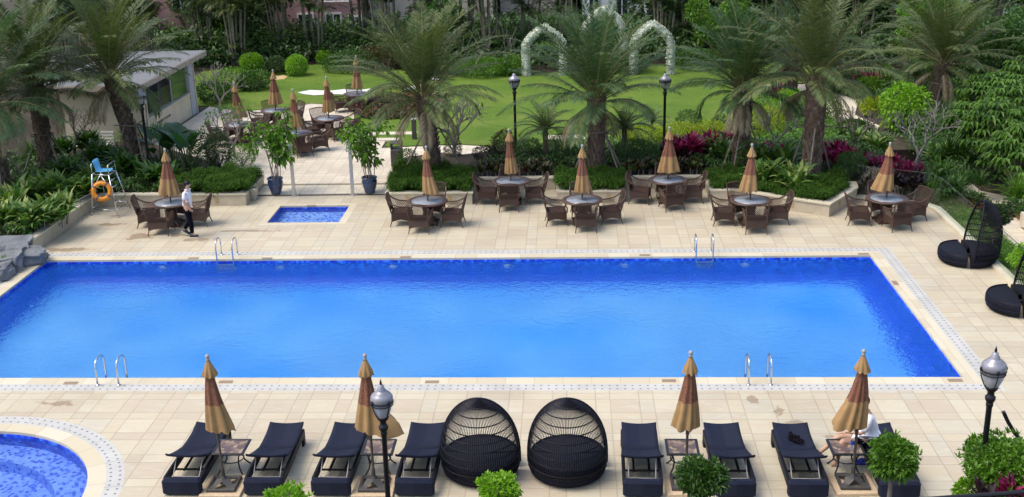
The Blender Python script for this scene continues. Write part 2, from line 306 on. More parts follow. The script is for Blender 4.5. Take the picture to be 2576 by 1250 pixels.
# ------------------------------------------------------------ mesh builder
class MB:
    def __init__(s): s.v=[];s.f=[];s.mi=[];s.k=0
    def add(s,vs,fs,mi=0):
        b=len(s.v); s.v.extend(tuple(x) for x in vs); s.f.extend([tuple(i+b for i in f) for f in fs]); s.mi.extend([mi]*len(fs)); return s
    def box(s,cx,cy,cz,sx,sy,sz,mi=0,rz=0,bev=0,rx=0,ry=0):
        M_=Matrix.Rotation(rz,3,'Z')@Matrix.Rotation(ry,3,'Y')@Matrix.Rotation(rx,3,'X')
        if bev:
            vs=[]
            for z in(-1,1):
                for ins in ((0,bev) if z<0 else (bev,0))[::-1] if z<0 else (0,1):
                    pass
            bx=min(bev,sx*.45,sy*.45,sz*.45); rings=[(-sz/2,bx),(-sz/2+bx,0),(sz/2-bx,0),(sz/2,bx)]
            for z,i in rings:
                hx,hy=sx/2-i,sy/2-i; c_=bx*.7 if i==0 else 0.3*bx
                vs+=[(hx-c_,-hy,z),(hx,-hy+c_,z),(hx,hy-c_,z),(hx-c_,hy,z),(-hx+c_,hy,z),(-hx,hy-c_,z),(-hx,-hy+c_,z),(-hx+c_,-hy,z)]
            fs=[tuple(range(7,-1,-1)),tuple(range(24,32))]
            for r in range(3):
                for k in range(8): a=r*8+k;b=r*8+(k+1)%8; fs.append((a,b,b+8,a+8))
        else:
            vs=[(x*sx/2,y*sy/2,z*sz/2) for z in(-1,1) for x,y in((-1,-1),(1,-1),(1,1),(-1,1))]
            fs=[(3,2,1,0),(4,5,6,7),(0,1,5,4),(1,2,6,5),(2,3,7,6),(3,0,4,7)]
        vs=[M_@Vector(v)+Vector((cx,cy,cz)) for v in vs]; return s.add(vs,fs,mi)
    def tube(s,pts,r,n=6,mi=0,cap=True,closed=False):
        pts=[Vector(p) for p in pts]; N=len(pts); rs=r if isinstance(r,(list,tuple)) else [r]*N
        vs=[];up=None
        for i,p in enumerate(pts):
            if closed: t=(pts[(i+1)%N]-pts[i-1]).normalized()
            else: t=(pts[min(i+1,N-1)]-pts[max(i-1,0)]).normalized()
            if up is None: up=t.orthogonal().normalized()
            else:
                up=up-t*up.dot(t); up=up.normalized() if up.length>1e-6 else t.orthogonal().normalized()
            b=t.cross(up)
            for k in range(n):
                a=2*PI*k/n; vs.append(p+(up*math.cos(a)+b*math.sin(a))*rs[i])
        fs=[]
        for i in range(N if closed else N-1):
            j=(i+1)%N
            for k in range(n): k2=(k+1)%n; fs.append((i*n+k,i*n+k2,j*n+k2,j*n+k))
        if cap and not closed: fs.append(tuple(range(n-1,-1,-1))); fs.append(tuple(range((N-1)*n,N*n)))
        return s.add(vs,fs,mi)
    def lathe(s,prof,n=24,mi=0,c=(0,0,0),cap=True):
        vs=[];fs=[];K=len(prof)
        for r,z in prof:
            for k in range(n): a=2*PI*k/n; vs.append((c[0]+r*math.cos(a),c[1]+r*math.sin(a),c[2]+z))
        for i in range(K-1):
            for k in range(n): k2=(k+1)%n; fs.append((i*n+k,i*n+k2,(i+1)*n+k2,(i+1)*n+k))
        if cap: fs.append(tuple(range(n-1,-1,-1))); fs.append(tuple(range((K-1)*n,K*n)))
        return s.add(vs,fs,mi)
    def prism(s,poly,z0,z1,mi=0,holes=(),side=True,bottom=False,mis=None):
        loops=[poly]+list(holes); flat=[p for l in loops for p in l]
        tris=tessellate_polygon([[Vector((x,y,0)) for x,y in l] for l in loops])
        N=len(flat); vs=[(x,y,z1) for x,y in flat]; fs=[]
        for t in tris:
            a,b,c=[Vector(flat[i]) for i in t]
            fs.append(tuple(t) if (b-a).cross(c-a)>0 else (t[0],t[2],t[1]))
        s.add(vs,fs,mi)
        if side:
            for li,l in enumerate(loops):
                ar=sum(l[i][0]*l[(i+1)%len(l)][1]-l[(i+1)%len(l)][0]*l[i][1] for i in range(len(l)))
                L=l if (ar>0)==(li==0) else l[::-1]
                k=len(L); s.add([(x,y,z0) for x,y in L]+[(x,y,z1) for x,y in L],[(i,(i+1)%k,(i+1)%k+k,i+k) for i in range(k)],mi if mis is None else mis)
        return s
    def quads(s,A,mi=0):
        """A: (n,4,3) array"""
        A=np.asarray(A).reshape(-1,3); b=len(s.v); s.v.extend(map(tuple,A.tolist())); n=len(A)//4
        s.f.extend([(b+4*i,b+4*i+1,b+4*i+2,b+4*i+3) for i in range(n)]); s.mi.extend([mi]*n); return s
    def build(s,name,mats,parent=None,smooth=False,loc=None):
        me=bpy.data.meshes.new(name); me.from_pydata(s.v,[],s.f)
        for mt in (mats if isinstance(mats,(list,tuple)) else [mats]): me.materials.append(m[mt] if isinstance(mt,str) else mt)
        if any(s.mi): me.polygons.foreach_set('material_index',s.mi)
        if smooth: me.polygons.foreach_set('use_smooth',[True]*len(s.f))
        me.update(); o=bpy.data.objects.new(name,me); COL.objects.link(o)
        if parent: o.parent=parent
        if loc is not None: o.location=loc
        return o
def tag(o,label=None,cat=None,group=None,kind=None):
    if label: o['label']=label
    if cat: o['category']=cat
    if group: o['group']=group
    if kind: o['kind']=kind
    return o
def thing(name,label,cat,loc=(0,0,0),rz=0,group=None,sc_=1):
    o=bpy.data.objects.new(name,None); COL.objects.link(o); o.location=loc; o.rotation_euler=(0,0,rz); o.scale=(sc_,)*3 if not isinstance(sc_,tuple) else sc_
    o.empty_display_size=.2; return tag(o,label,cat,group)
def struct(name,mb,mats,smooth=False): return tag(mb.build(name,mats,None,smooth),kind='structure')
def dup(root,loc,rz=0,label=None,group=None,sc_=None):
    def cp(o,par):
        c=o.copy(); COL.objects.link(c); c.parent=par
        for ch in list(o.children): cp(ch,c)
        return c
    c=cp(root,None); c.location=loc; c.rotation_euler=(0,0,rz)
    if sc_ is not None: c.scale=(sc_,)*3 if not isinstance(sc_,tuple) else sc_
    if label: c['label']=label
    if group: c['group']=group
    return c
class Kind:
    """first use places the original, later uses copy it"""
    def __init__(s,make): s.make=make; s.root=None; s.n=0
    def put(s,loc,rz,label,group=None,sc_=1):
        if s.root is None:
            s.root=s.make(); o=s.root; o.location=loc; o.rotation_euler=(0,0,rz); o.scale=(sc_,)*3 if not isinstance(sc_,tuple) else sc_; o['label']=label
            if group: o['group']=group
            return o
        return dup(s.root,loc,rz,label,group,sc_)
def ring(o,i,z=0):
    n_=len(o); return [(*p,z) for p in o]+[(*p,z) for p in i],[(k,(k+1)%n_,(k+1)%n_+n_,k+n_) for k in range(n_)]
def rect(x0,x1,y0,y1,g=0): return [(x0-g,y0-g),(x1+g,y0-g),(x1+g,y1+g),(x0-g,y1+g)]
def circ(c,r,n=96): return [(c[0]+r*math.cos(2*PI*k/n),c[1]+r*math.sin(2*PI*k/n)) for k in range(n)]
# ------------------------------------------------------------ setting
DX=11.45
SPX=(-9.56,-7.26,34.57,36.44)
deckpoly=[(-30,12),(-7.4,12),(-7.4,17.55),(16.5,17.55),(16.5,25.6),(DX,25.6),(DX,35.3),(11.15,35.75),(9.3,36.6),(4.5,38.1),(-10.7,38.7),(-15.8,38.7),(-15.85,31.72),(-17.5,31.72),(-18.6,30.2),(-30,30.2)]
b=MB().prism(deckpoly,-.6,0,0,[rect(PX0,PX1,PY0,PY1,2*CW),rect(*SPX,.22),circ(RC,RR+2*CW)],side=True)
struct('pool_deck',b,'deck')
b=MB(); o1=rect(PX0,PX1,PY0,PY1,2*CW); o2=rect(PX0,PX1,PY0,PY1,CW); o3=rect(PX0,PX1,PY0,PY1)
b.add(*ring(o1,o2),0); struct('drain_band',b,'band')
def coping(name,outer,inner,mat,lip=.03):
    b=MB(); b.add(*ring(outer,inner),0); n_=len(inner)
    b.add([(*p,0) for p in inner]+[(*p,-.06) for p in inner],[(k,k+n_,(k+1)%n_+n_,(k+1)%n_) for k in range(n_)])
    return struct(name,b,mat)
coping('pool_coping',o2,o3,'coping')
coping('small_pool_coping',rect(*SPX,.22),rect(*SPX),'coping')
b=MB(); b.add(*ring(circ(RC,RR+2*CW),circ(RC,RR+CW)),0); struct('round_drain_band',b,'band_r')
coping('round_pool_coping',circ(RC,RR+CW),circ(RC,RR),'coping_r')
def basin(name,loop,z0,z1,mats,cove=0):
    n_=len(loop); b=MB(); cx=sum(p[0] for p in loop)/n_; cy=sum(p[1] for p in loop)/n_
    b.add([(*p,z1) for p in loop]+[(*p,z0) for p in loop],[(k,k+n_,(k+1)%n_+n_,(k+1)%n_) for k in range(n_)],0)
    b.prism(loop,z0,z0,1,side=False); return struct(name,b,mats)
b=MB(); L4=[rect(PX0,PX1,PY0,PY1,-g) for g in (0,0,.08,.24,.5)]; Z4=[-.06,-1.25,-1.42,-1.52,-1.58]
for q,z in zip(L4,Z4): b.v+= [(*p,z) for p in q]
for k in range(4):
    for j in range(4): b.f.append((4*k+j,4*k+4+j,4*k+4+(j+1)%4,4*k+(j+1)%4)); b.mi.append(0 if k<3 else 0)
b.f.append((16,17,18,19)); b.mi.append(1); struct('pool_basin',b,['mos_wall','mos_floor'])
basin('small_pool_basin',rect(*SPX),-.5,-.06,['mos_wall','mos_small'])
b=MB(); C0=circ(RC,RR); C1=circ(RC,RR-.02)
b.lathe([(RR,-.06),(RR,-.55),(RR-.62,-.57),(RR-.66,-1.0),(.01,-1.02)],96,0,(RC[0],RC[1],0),cap=False)
for f_ in range(len(b.f)): b.mi[f_]=1 if b.f[f_][0]>=96 else 0
b.f=[f[::-1] for f in b.f]; struct('round_pool_basin',b,['mos_wall','mos_round'])
struct('pool_water',MB().prism(o3,-.13,-.13,side=False),'water')
struct('small_pool_water',MB().prism(rect(*SPX),-.10,-.10,side=False),'water_s')
struct('round_pool_water',MB().prism(C0,-.12,-.12,side=False),'water_s')
# ground, lawn, patios
b=MB().prism([(-300,-60),(300,-60),(300,500),(-300,500)],-2.1,-2.0,side=False); struct('ground',b,'ground')
patio=[(-16.9,38.9),(-10.75,38.9),(-6.0,38.9),(-6.0,41.5),(-6.4,42.6),(-5.0,43.4),(-3.2,42.7),(-1.9,43.0),(-2.2,44.0),(-4.4,44.6),(-7.4,44.2),(-7.4,45.3),(-8.3,46.2),(-7.4,46.9),(-8.9,47.3),(-9.3,49.5),(-8.9,52.2),(-12.1,53.2),(-12.8,52.3),(-15,51.6),(-16.8,52.8),(-16.9,45)]
struct('patio',MB().prism(patio,-.6,.05),'patio')
b=MB().prism([(-16.9,52.9),(-15,51.7),(-12.8,52.4),(-12.1,53.3),(-8.8,52.3),(-9.2,49.5),(-8.8,47.4),(-7.3,47.0),(-8.2,46.2),(-7.3,45.4),(-7.3,44.4),(-4.4,44.7),(-2.1,44.1),(-1.8,43.0),(-2.2,42.4),(9.0,42.4),(8.6,53),(9,56.4),(14,57),(13,63),(3.8,62.6),(-3.2,59.6),(-6.2,60.3),(-10,62.5),(-14,64.2),(-20,62.6),(-20,53)],-.6,.06)
struct('lawn',b,'lawn')
b=MB()
for pts in ([(-9.2,46.5),(-6.3,46.45),(-6.3,46.95),(-9.2,46.95)],[(-8.3,45.4),(-6.9,45.4),(-6.9,45.85),(-8.3,45.85)],[(-1.0,45.3),(.6,45.3),(.6,46.0),(-1.0,46.0)]): b.prism(pts,0,.075)
struct('stepping_slabs',b,'patio')
path=[(8.7,53.9),(9.0,56.3),(11.9,56.2),(12.9,52.0),(12.1,49.2),(12.6,47.0),(11.9,45.2),(10.9,42.9),(10.1,43.0),(11.0,45.6),(11.2,47.2),(10.9,49.4),(11.2,51.5),(10.3,53.6)]
struct('garden_path',MB().prism(path,-.6,.075),'patio')
bed=[(-30,31.8),(-17.6,31.8),(-15.9,31.8),(-15.9,38.75),(-10.75,38.75),(-6.0,38.6),(4.5,38.15),(8.0,38.0),(11.2,36.3),(11.2,43),(20,44),(60,44),(60,100),(-60,100),(-60,31.8)]
struct('garden_bed',MB().prism(bed,-.6,.02),'soil')
struct('side_path',MB().prism([(12.75,17),(13.7,17),(13.7,33.9),(15.5,34.2),(15.5,37.0),(13.9,38.6),(13.9,41.0),(13.2,41.0),(13.0,36)],-.6,-.32),'patio')
struct('side_verge',MB().prism([(DX+.25,17),(12.74,17),(12.95,36),(12.6,40),(DX,40)],-.6,-.35),'lawn')
b=MB()
for i,y in enumerate((32.3,33.2,34.1)): b.box(15.0,y,-.27+.12*i,2.6,.9,.4)
struct('side_steps',b,'patio')
struct('lower_bed',MB().prism([(13.7,25.7),(60,25.7),(60,43.9),(13.3,43.9),(13.9,41),(13.9,38.6),(15.5,37),(15.5,34.2),(13.7,33.9)],-1.2,-.36),'soil')
# deck kerb on the right
b=MB(); kp=[(DX-.15,25.6),(DX+.12,25.6),(DX+.12,35.4),(11.3,35.95),(9.35,36.95),(9.28,36.7),(11.1,35.75),(DX-.15,35.2)]
b.prism(kp,-.05,.09); struct('deck_kerb',b,'cap')
# doorway threshold
b=MB(); b.box(-8.4,38.25,.028,4.6,1.1,.04); b.box(-8.4,38.86,.05,4.6,.06,.09); struct('entrance_step',b,'patio')
b=MB(); b.box(-8.4,37.66,.012,4.5,.06,.02); struct('door_track',b,'iron')
# ------------------------------------------------------------ planters (stone walls with caps)
WH=.42
def planter(label,poly,closed,soil=None,carves=(),th=.22,cat='planter'):
    """poly: outer face line walked so that the soil is on the left"""
    r=thing('planter_wall',label,cat,(0,0,0)); P=[Vector(p) for p in poly]; n_=len(P)
    def off(d):
        out=[]
        for i in range(n_):
            a=(P[i]-P[i-1]).normalized() if i>0 else (P[1]-P[0]).normalized(); c=(P[(i+1)%n_]-P[i]).normalized() if i<n_-1 else a
            na=Vector((-a.y,a.x)); nc=Vector((-c.y,c.x)); t=(na+nc); t=t/max(.3,t.dot(na)) ; out.append(P[i]+t*d)
        return out
    b=MB(); I=off(th); b.prism([tuple(p) for p in P]+[tuple(p) for p in reversed(I)],-.05,WH-.05); b.build('wall','wall',r)
    b=MB(); O=off(-.035); I=off(th+.03); b.prism([tuple(p) for p in O]+[tuple(p) for p in reversed(I)],WH-.05,WH); b.build('cap','cap',r)
    for (x,y,a) in carves:
        b=MB()
        for k in range(4):
            t=k*PI/2+PI/4; b.box(.05*math.cos(t),0,.05*math.sin(t),.075,.02,.04,0,ry=-t)
        b.box(0,0,0,.035,.024,.035); b.box(0,0,.085,.10,.016,.02); b.box(0,0,-.085,.10,.016,.02)
        q=b.build('carved_motif','carve',r); q.location=(x,y,.21); q.rotation_euler=(0,0,a)
    if soil: MB().prism(soil,-.05,WH-.08).build('soil','soil',r)
    return r
planter('low cream stone wall round the left bed, behind the lifeguard chair',[(-15.80,31.75),(-15.80,36.5),(-10.72,36.5),(-10.72,38.9)],False,
  [(-60,31.9),(-15.95,31.9),(-15.95,36.7),(-10.9,36.7),(-10.9,38.9),(-16.95,44.6),(-24,44.6),(-60,44.6)],[(-11.7,36.49,0)])
planter('cream stone planter wall left of centre, behind the dining table right of the small pool',[(-6.02,39.3),(-6.02,36.42),(-3.2,36.42),(-3.2,38.15),(-.5,38.15)],False,
  [(-5.8,36.6),(-3.4,36.6),(-3.4,38.35),(-.45,38.35),(-.45,42.3),(-3,42.3),(-5.8,41)],[(-5.35,36.41,0),(-3.95,36.41,0)])
planter('cream stone planter wall round the central palm',[(-.45,38.15),(-.42,36.47),(1.72,36.47),(1.78,38.1),(4.5,38.1)],False,
  [(-.25,36.65),(1.6,36.65),(1.6,38.3),(4.6,38.3),(4.6,42.3),(-.4,42.3)],[(1.25,36.46,0)])
planter('angular cream stone planter wall jutting out between the two right-hand dining tables',[(4.55,38.1),(4.52,36.44),(5.3,36.44),(7.97,34.72),(9.25,36.6),(9.35,37.3)],False,
  [(4.75,38.3),(4.75,36.65),(5.4,36.65),(7.9,35.05),(9.1,36.7),(9.3,37.3),(11.0,38),(11.2,42.3),(4.7,42.3)],[(5.15,36.43,0),(6.35,35.75,-.57),(6.95,35.37,-.57),(8.45,35.4,.97)])
b=MB().box(-16.9,31.78,.17,2.1,.12,.42); tag(b.build('slate_wall','darkstone'),'dark slate facing at the front of the left planting bed beside the boulders','wall')
# ------------------------------------------------------------ plants
def nrm(a): return a/np.maximum(1e-9,np.linalg.norm(a,axis=-1,keepdims=True))
def leaf_quads(P,D,L,W,rng,droop=.25):
    """diamond leaves at P pointing along D"""
    n_=len(P); D=nrm(D); up=np.tile([0,0,1.],(n_,1))+rng.normal(0,.35,(n_,3)); S=nrm(np.cross(D,up)); U=nrm(np.cross(S,D))
    L=(L*rng.uniform(.7,1.3,n_))[:,None]; W=W*L
    a=P; t=P+D*L-np.array([0,0,1.])*L*droop; mid=P+D*L*.5+U*L*.06
    return np.stack([a,mid+S*W*.5,t,mid-S*W*.5],1)
def cloud(mb,rng,n,rx,ry,rz,c=(0,0,0),L=.08,W=.45,shell=.6,mi=0,lump=.18,low=-1,flat=0,droop=.25,nl=9):
    V=nrm(rng.normal(size=(n,3))); V=V[V[:,2]>low]; n=len(V)
    lobes=nrm(rng.normal(size=(nl,3))); k=(np.clip(V@lobes.T,0,1)**6).max(1)
    r=(rng.uniform(shell,1,n)**.5)*(1-lump+lump*2*k*.6+rng.normal(0,.03,n))
    P=V*r[:,None]*np.array([rx,ry,rz])+np.array(c)
    D=nrm(V*np.array([1/rx,1/ry,1/rz]))+rng.normal(0,.55,(n,3))+np.array([0,0,.25])
    mb.quads(leaf_quads(P,D,L,W,rng,droop),mi); return mb
def blades(mb,rng,n,L,W,e0,e1,bend,c=(0,0,0),spread=.05,mi=0,seg=4,shape='lance'):
    """arching strap leaves; e0..e1 start elevation (deg)"""
    for _ in range(n):
        az=rng.uniform(0,2*PI); el=R_(rng.uniform(e0,e1)); l=L*rng.uniform(.65,1.15); w=W*rng.uniform(.8,1.2); bd=bend*rng.uniform(.6,1.4)
        p=np.array([c[0]+rng.normal(0,spread),c[1]+rng.normal(0,spread),c[2]]); side=np.array([-math.sin(az),math.cos(az),0]); vs=[]
        tw=rng.uniform(-.5,.5)
        for i in range(seg+1):
            t=i/seg; e=el-bd*t*t*1.2; ww=w*(math.sin(PI*min(1,.12+.88*t)**.8)*.5+.02) if shape=='lance' else w*.5*(1-t**3)
            if i==seg: ww=.002
            s_=side*math.cos(tw)+np.array([0,0,1])*math.sin(tw)
            vs+= [tuple(p-s_*ww),tuple(p+s_*ww)]
            p=p+np.array([math.cos(az)*math.cos(e),math.sin(az)*math.cos(e),math.sin(e)])*l/seg
        mb.add(vs,[(2*i,2*i+1,2*i+3,2*i+2) for i in range(seg)],mi)
    return mb
def frond(mb,mr,rng,base,az,el,L,droop,nl,leaf,w=.028,t0=.15,va=.5,swirl=0,hang=.35,seg=9,mi=0):
    p=np.array(base,float); pts=[p.copy()]; dirs=[]; a=az
    for i in range(seg):
        t=(i+.5)/seg; e=el-droop*t**1.4; a+=swirl/seg; d=np.array([math.cos(a)*math.cos(e),math.sin(a)*math.cos(e),math.sin(e)]); dirs.append(d); p=p+d*L/seg; pts.append(p.copy())
    if mr is not None: mr.tube(pts,[.022*(1-i/seg)+.005 for i in range(seg+1)],3,0,cap=False)
    pts=np.array(pts); dirs=np.array(dirs); T=np.linspace(t0,.985,nl); T=np.repeat(T,2)+rng.normal(0,.004,2*nl); T=np.clip(T,t0,.99)
    f=T*seg; i0=np.clip(f.astype(int),0,seg-1); fr=(f-i0)[:,None]; P=pts[i0]*(1-fr)+pts[i0+1]*fr; D=dirs[i0]
    S=nrm(np.cross(D,np.array([0,0,1.])+1e-6)); U=nrm(np.cross(S,D)); sg=np.tile([1,-1],nl)[:,None]
    k=(T-t0)/(1-t0); ll=leaf*(.35+.65*np.sin(PI*np.clip(k*.85+.12,0,1)))*rng.uniform(.85,1.15,2*nl); fw=.45+.75*k
    LD=nrm(S*sg+D*fw[:,None]+U*(va*rng.uniform(.2,1.2,2*nl))[:,None]); ll=ll[:,None]
    tip=P+LD*ll-np.array([0,0,1.])*ll*hang; mid=P+LD*ll*.5-np.array([0,0,1.])*ll*hang*.2; ws=nrm(np.cross(LD,U))*w*.5
    mb.quads(np.stack([P,mid+ws,tip,mid-ws],1),mi)
def date_palm_mesh(seed,H=2.5,n=50,L=3.1,mat='frond',tr=.24,lean=(0,0)):
    rng=np.random.default_rng(seed); r=thing('date_palm','x','palm tree')
    b=MB(); zs=np.linspace(0,H,12); b.tube([(lean[0]*(z/H)**1.5,lean[1]*(z/H)**1.5,z) for z in zs],[tr*(1.08-.12*math.sin(i*.5)) for i in range(12)],12,0); tr-=.02
    k=int(H*62)
    for i in range(k):
        z=H*(i+.5)/k; a=i*2.39996; rr=tr*.98; px=lean[0]*(z/H)**1.5; py=lean[1]*(z/H)**1.5
        c=np.array([px+rr*math.cos(a),py+rr*math.sin(a),z]); out=np.array([math.cos(a),math.sin(a),0]); sd=np.array([-math.sin(a),math.cos(a),0]); h=rng.uniform(.16,.26); wd=rng.uniform(.045,.065); o_=rng.uniform(.05,.10)*(1+.6*(z/H)**3)
        A=c-np.array([0,0,.04]); T=c+out*o_+np.array([0,0,h])
        b.add([A-sd*wd,A+sd*wd,T+sd*wd*.6,T-sd*wd*.6,A-sd*wd-out*.05,A+sd*wd-out*.05,T+sd*wd*.6-out*.05,T-sd*wd*.6-out*.05],[(0,1,2,3),(3,2,6,7),(0,3,7,4),(1,5,6,2)],1)
    b.build('trunk',['bark','stub'],r,False)
    b=MB(); mr=MB()
    for i in range(n):
        t=i/(n-1); az=i*2.39996+rng.normal(0,.15); el=R_(87-70*t**.85+rng.normal(0,7)); z=H-.15+.5*(1-t)
        ln=.98*L*(.74+.35*math.sin(PI*min(1,t*.8+.2)))*rng.uniform(.9,1.08)
        frond(b,mr,rng,(lean[0]+.12*math.cos(az),lean[1]+.12*math.sin(az),z),az,el,ln,R_(rng.uniform(24,54)+18*t+(45 if i==n-3 else 0)),64,.51,.034,.14,.45*(1-t)+.15,rng.normal(0,.25),.16+.26*t,mi=0)
    for i in range(5):
        az=rng.uniform(0,2*PI); frond(b,mr,rng,(lean[0],lean[1],H-.3),az,R_(-5),L*.55,R_(95),34,.34,.03,.25,.1,0,.7,mi=1)
    b.build('crown',[mat,'deadfrond'],r); 
    o=mr.build('frond_stalks','rachis',r); 
    return r
def struts(r,spec,h=1.55,rad=.95,tr=.3,bar=True):
    for i,a in enumerate(spec):
        b=MB(); b.tube([(rad*math.cos(a),rad*math.sin(a),-.05),(tr*.9*math.cos(a+.25),tr*.9*math.sin(a+.25),h)],[.035,.026],6); b.build('support_pole','pole',r)
    if bar:
        b=MB(); b.tube([(-.52,-tr-.03,h-.12),(.55,-tr-.06,h-.16)],.024,6); b.tube([(-tr-.04,-.4,h-.05),(-tr-.04,.4,h-.05)],.022,6); b.tube([(tr+.04,-.4,h-.1),(tr+.04,.4,h-.1)],.022,6); b.build('brace_bar','pole',r)
def put_palm(D,zb,seed,H,L,mat,label,n=50,tr=.25,lean=(0,0),st=(),h=1.5,rz=0,rad=.95):
    r=date_palm_mesh(seed,H,n,L,mat,tr,lean); r.location=at(*D,zb); r.rotation_euler=(0,0,rz); r['label']=label; r['group']='tall date palms round the pool garden'
    if st: struts(r,st,h,rad,tr)
    return r
S4=(.4,1.9,3.7,5.2)
put_palm((10,488),.35,11,3.0,3.3,'frond2','date palm at the far left edge, its trunk half cut off by the frame',st=(-.6,-2.2,2),rz=1)
put_palm((122,436),.35,12,3.1,3.2,'frond','date palm second from the left, thick dark trunk leaning on wooden props',st=S4,lean=(-.15,0),rz=2)
put_palm((345,425),.35,13,3.3,3.1,'frond','date palm in front of the cream kiosk, trunk leaning left behind the street lamp',st=(-.9,-2.4,1.2),lean=(-.6,.2),h=1.8)
put_palm((1092,440),.35,14,2.75,3.25,'frond','date palm left of centre with feathery crown over the lawn, in the stone planter',st=(-.5,-2.4,1.0,2.6),lean=(-.3,0),h=1.7,rz=.7,rad=1.15)
put_palm((1500,436),.35,15,2.55,3.3,'frond2','central date palm with its crown in front of the white flower arches',st=(-.7,-2.6,-2.1,1.5),h=1.55,rz=2.1,tr=.27)
put_palm((1862,424),.35,16,2.75,2.7,'frond2','shorter date palm with one hanging dead frond, right of centre',st=(-.5,-2.2,-2.7),n=46,h=1.6,rz=.2,tr=.28)
put_palm((2040,455),.35,17,3.35,3.4,'frond','tall date palm right of centre behind the jutting stone planter',st=(-1.2,-2.4,-.7,1.4),h=1.9,rz=3.0,tr=.29)
put_palm((2362,275),.1,18,2.0,3.6,'frond','date palm in the back right garden, trunk wrapped by wooden props',st=S4,h=1.2,rz=.5,tr=.3)
put_palm((1990,235),.1,19,1.6,2.6,'frond2','small date palm behind the tall one, by the curved garden path',n=36)
# pygmy palms
def pygmy():
    rng=np.random.default_rng(5); r=thing('pygmy_palm','x','palm tree'); b=MB(); b.tube([(0,0,0),(.02,0,.5),(0,0,1.0)],[.09,.08,.09],8); b.build('trunk','bark',r)
    b=MB();mr=MB()
    for i in range(26):
        t=i/25; az=i*2.4; frond(b,mr,rng,(0,0,1.0),az,R_(80-75*t),1.15,R_(55+25*t),30,.26,.02,.12,.3,0,.3)
    b.build('crown','frond2',r); mr.build('frond_stalks','rachis',r); return r
K=Kind(pygmy)
K.put(at(1372,405,.35),0,'small pygmy palm left of the central date palm, against the lawn','pygmy palms in the raised bed',1.15)
K.put(at(1570,400,.35),1.2,'small dark pygmy palm right of the central date palm','pygmy palms in the raised bed',1.1)
K.put(at(1640,350,.1),2.2,'small pygmy palm beside the lamp post, in front of the lawn','pygmy palms in the raised bed',.7)
K.put(at(2300,250,.1),2.9,'low spreading palm in the shade below the back right date palm','low palms in the back garden',1.0)
K.put(at(2170,215,.1),.9,'small drooping palm beyond the winding path on the right','low palms in the back garden',1.2)
# bare frangipani
def bare_tree(seed,mat='twig',depth=6,leafy=0,flat=.9):
    rng=random.Random(seed); nr=np.random.default_rng(seed); r=thing('frangipani_tree','x','tree'); b=MB(); lv=MB()
    def grow(p,d,l,rad,k):
        q=p+d*l; mid=p+d*l*.5+Vector((rng.gauss(0,.02),rng.gauss(0,.02),rng.gauss(0,.015)+.02)); b.tube([p,mid,q],[rad,rad*.88,rad*.78],5,cap=(k==0))
        if k==0:
            if leafy and rng.random()<leafy: blades(lv,nr,6,.17,.05,20,70,.5,(q.x,q.y,q.z),0,0,2)
            return
        nb=3 if rng.random()<.22 else 2; a0=rng.random()*2*PI; ort=d.orthogonal().normalized()
        for j in range(nb):
            a=a0+2*PI*j/nb+rng.gauss(0,.3); o_=(Matrix.Rotation(a,3,d)@ort); nd=(d*.86+o_*rng.uniform(.38,.62)+Vector((0,0,.10))).normalized(); nd.z=nd.z*flat+.03 if k>2 else nd.z
            grow(q,nd.normalized(),l*rng.uniform(.74,.95),rad*.70,k-1)
    grow(Vector((0,0,0)),Vector((.05,0,1)),.52,.075,depth); b.build('branches',mat,r)
    if leafy: lv.build('leaves','lush',r)
    return r
for D,z,seed,s,lab,mt,lf in (((1143,408),.1,31,1.25,'large bare frangipani tree on the lawn edge, right of the left-of-centre date palm','twig',.04),((190,405),.1,32,1.05,'bare dark frangipani tree in front of the blank kiosk wall','twig_d',.05),
  ((555,285),.1,33,1.1,'bare frangipani tree beside the far corner of the kiosk','twig',.05),((1950,390),.35,34,.95,'grey bare frangipani tree between the two right-hand date palms','twig',0),
  ((2150,388),.1,35,.9,'dark bare frangipani tree where the garden path starts','twig_d',.02),((2305,430),.1,36,1.15,'pale bare frangipani tree behind the rightmost dining umbrella','twig',0),
  ((590,395),.1,37,.95,'low leafing frangipani tree beside the left-most patio table','twig',.6),((2000,330),.1,38,.8,'thin bare frangipani tree at the bend of the cream path','twig_d',0)):
    r=bare_tree(seed,mt,6,lf); s*=.9; r.location=at(*D,z); r.scale=(s,)*3; r['label']=lab; r['group']='bare frangipani trees'
# bushes
def bush(name,label,cat,D,z,rx,rz_,n,mat,L=.07,W=.5,lump=.15,ry=None,seed=None,shell=.55,low=-.75,stem=0,group=None,loc=None,pot=None):
    rng=np.random.default_rng(seed if seed is not None else abs(hash(label))%9999 if False else sum(map(ord,label))%9973)
    r=thing(name,label,cat,loc if loc is not None else at(*D,z),0,group); b=MB(); ry=ry or rx
    cloud(b,rng,n,rx,ry,rz_,(0,0,stem+rz_*.85),L,W,shell,0,lump,low)
    cloud(b,rng,n//5,rx*.7,ry*.7,rz_*.7,(0,0,stem+rz_*.85),L,W,.2,0,lump,low)
    b.build('foliage',mat,r)
    b=MB(); 
    if stem>.3: b.tube([(0,0,-.1),(.01,0,stem*.6),(0,0,stem+rz_*.5)],[.035,.03,.02],7)
    for k in range(7):
        a=k*2.4; q=(rx*.55*math.cos(a),ry*.55*math.sin(a),stem+rz_*(.9+.3*math.sin(k))); b.tube([(0,0,max(0,stem-.02)),(q[0]*.4,q[1]*.4,stem+rz_*.4),q],[.02,.014,.006],4)
    b.build('stems','twig',r); return r
BN='shrub'
bush('round_topiary','rounded clipped lime bush left of the pair on the back lawn edge, beside bronze foliage','bush',(634,172),.05,.66,.46,2200,'lime',.10,.5,.04,group='clipped round bushes')
bush('round_topiary','rounded clipped lime bush in the middle of the back lawn edge, above the umbrellas','bush',(748,190),.05,.58,.62,2200,'lime',.10,.5,.04,group='clipped round bushes')
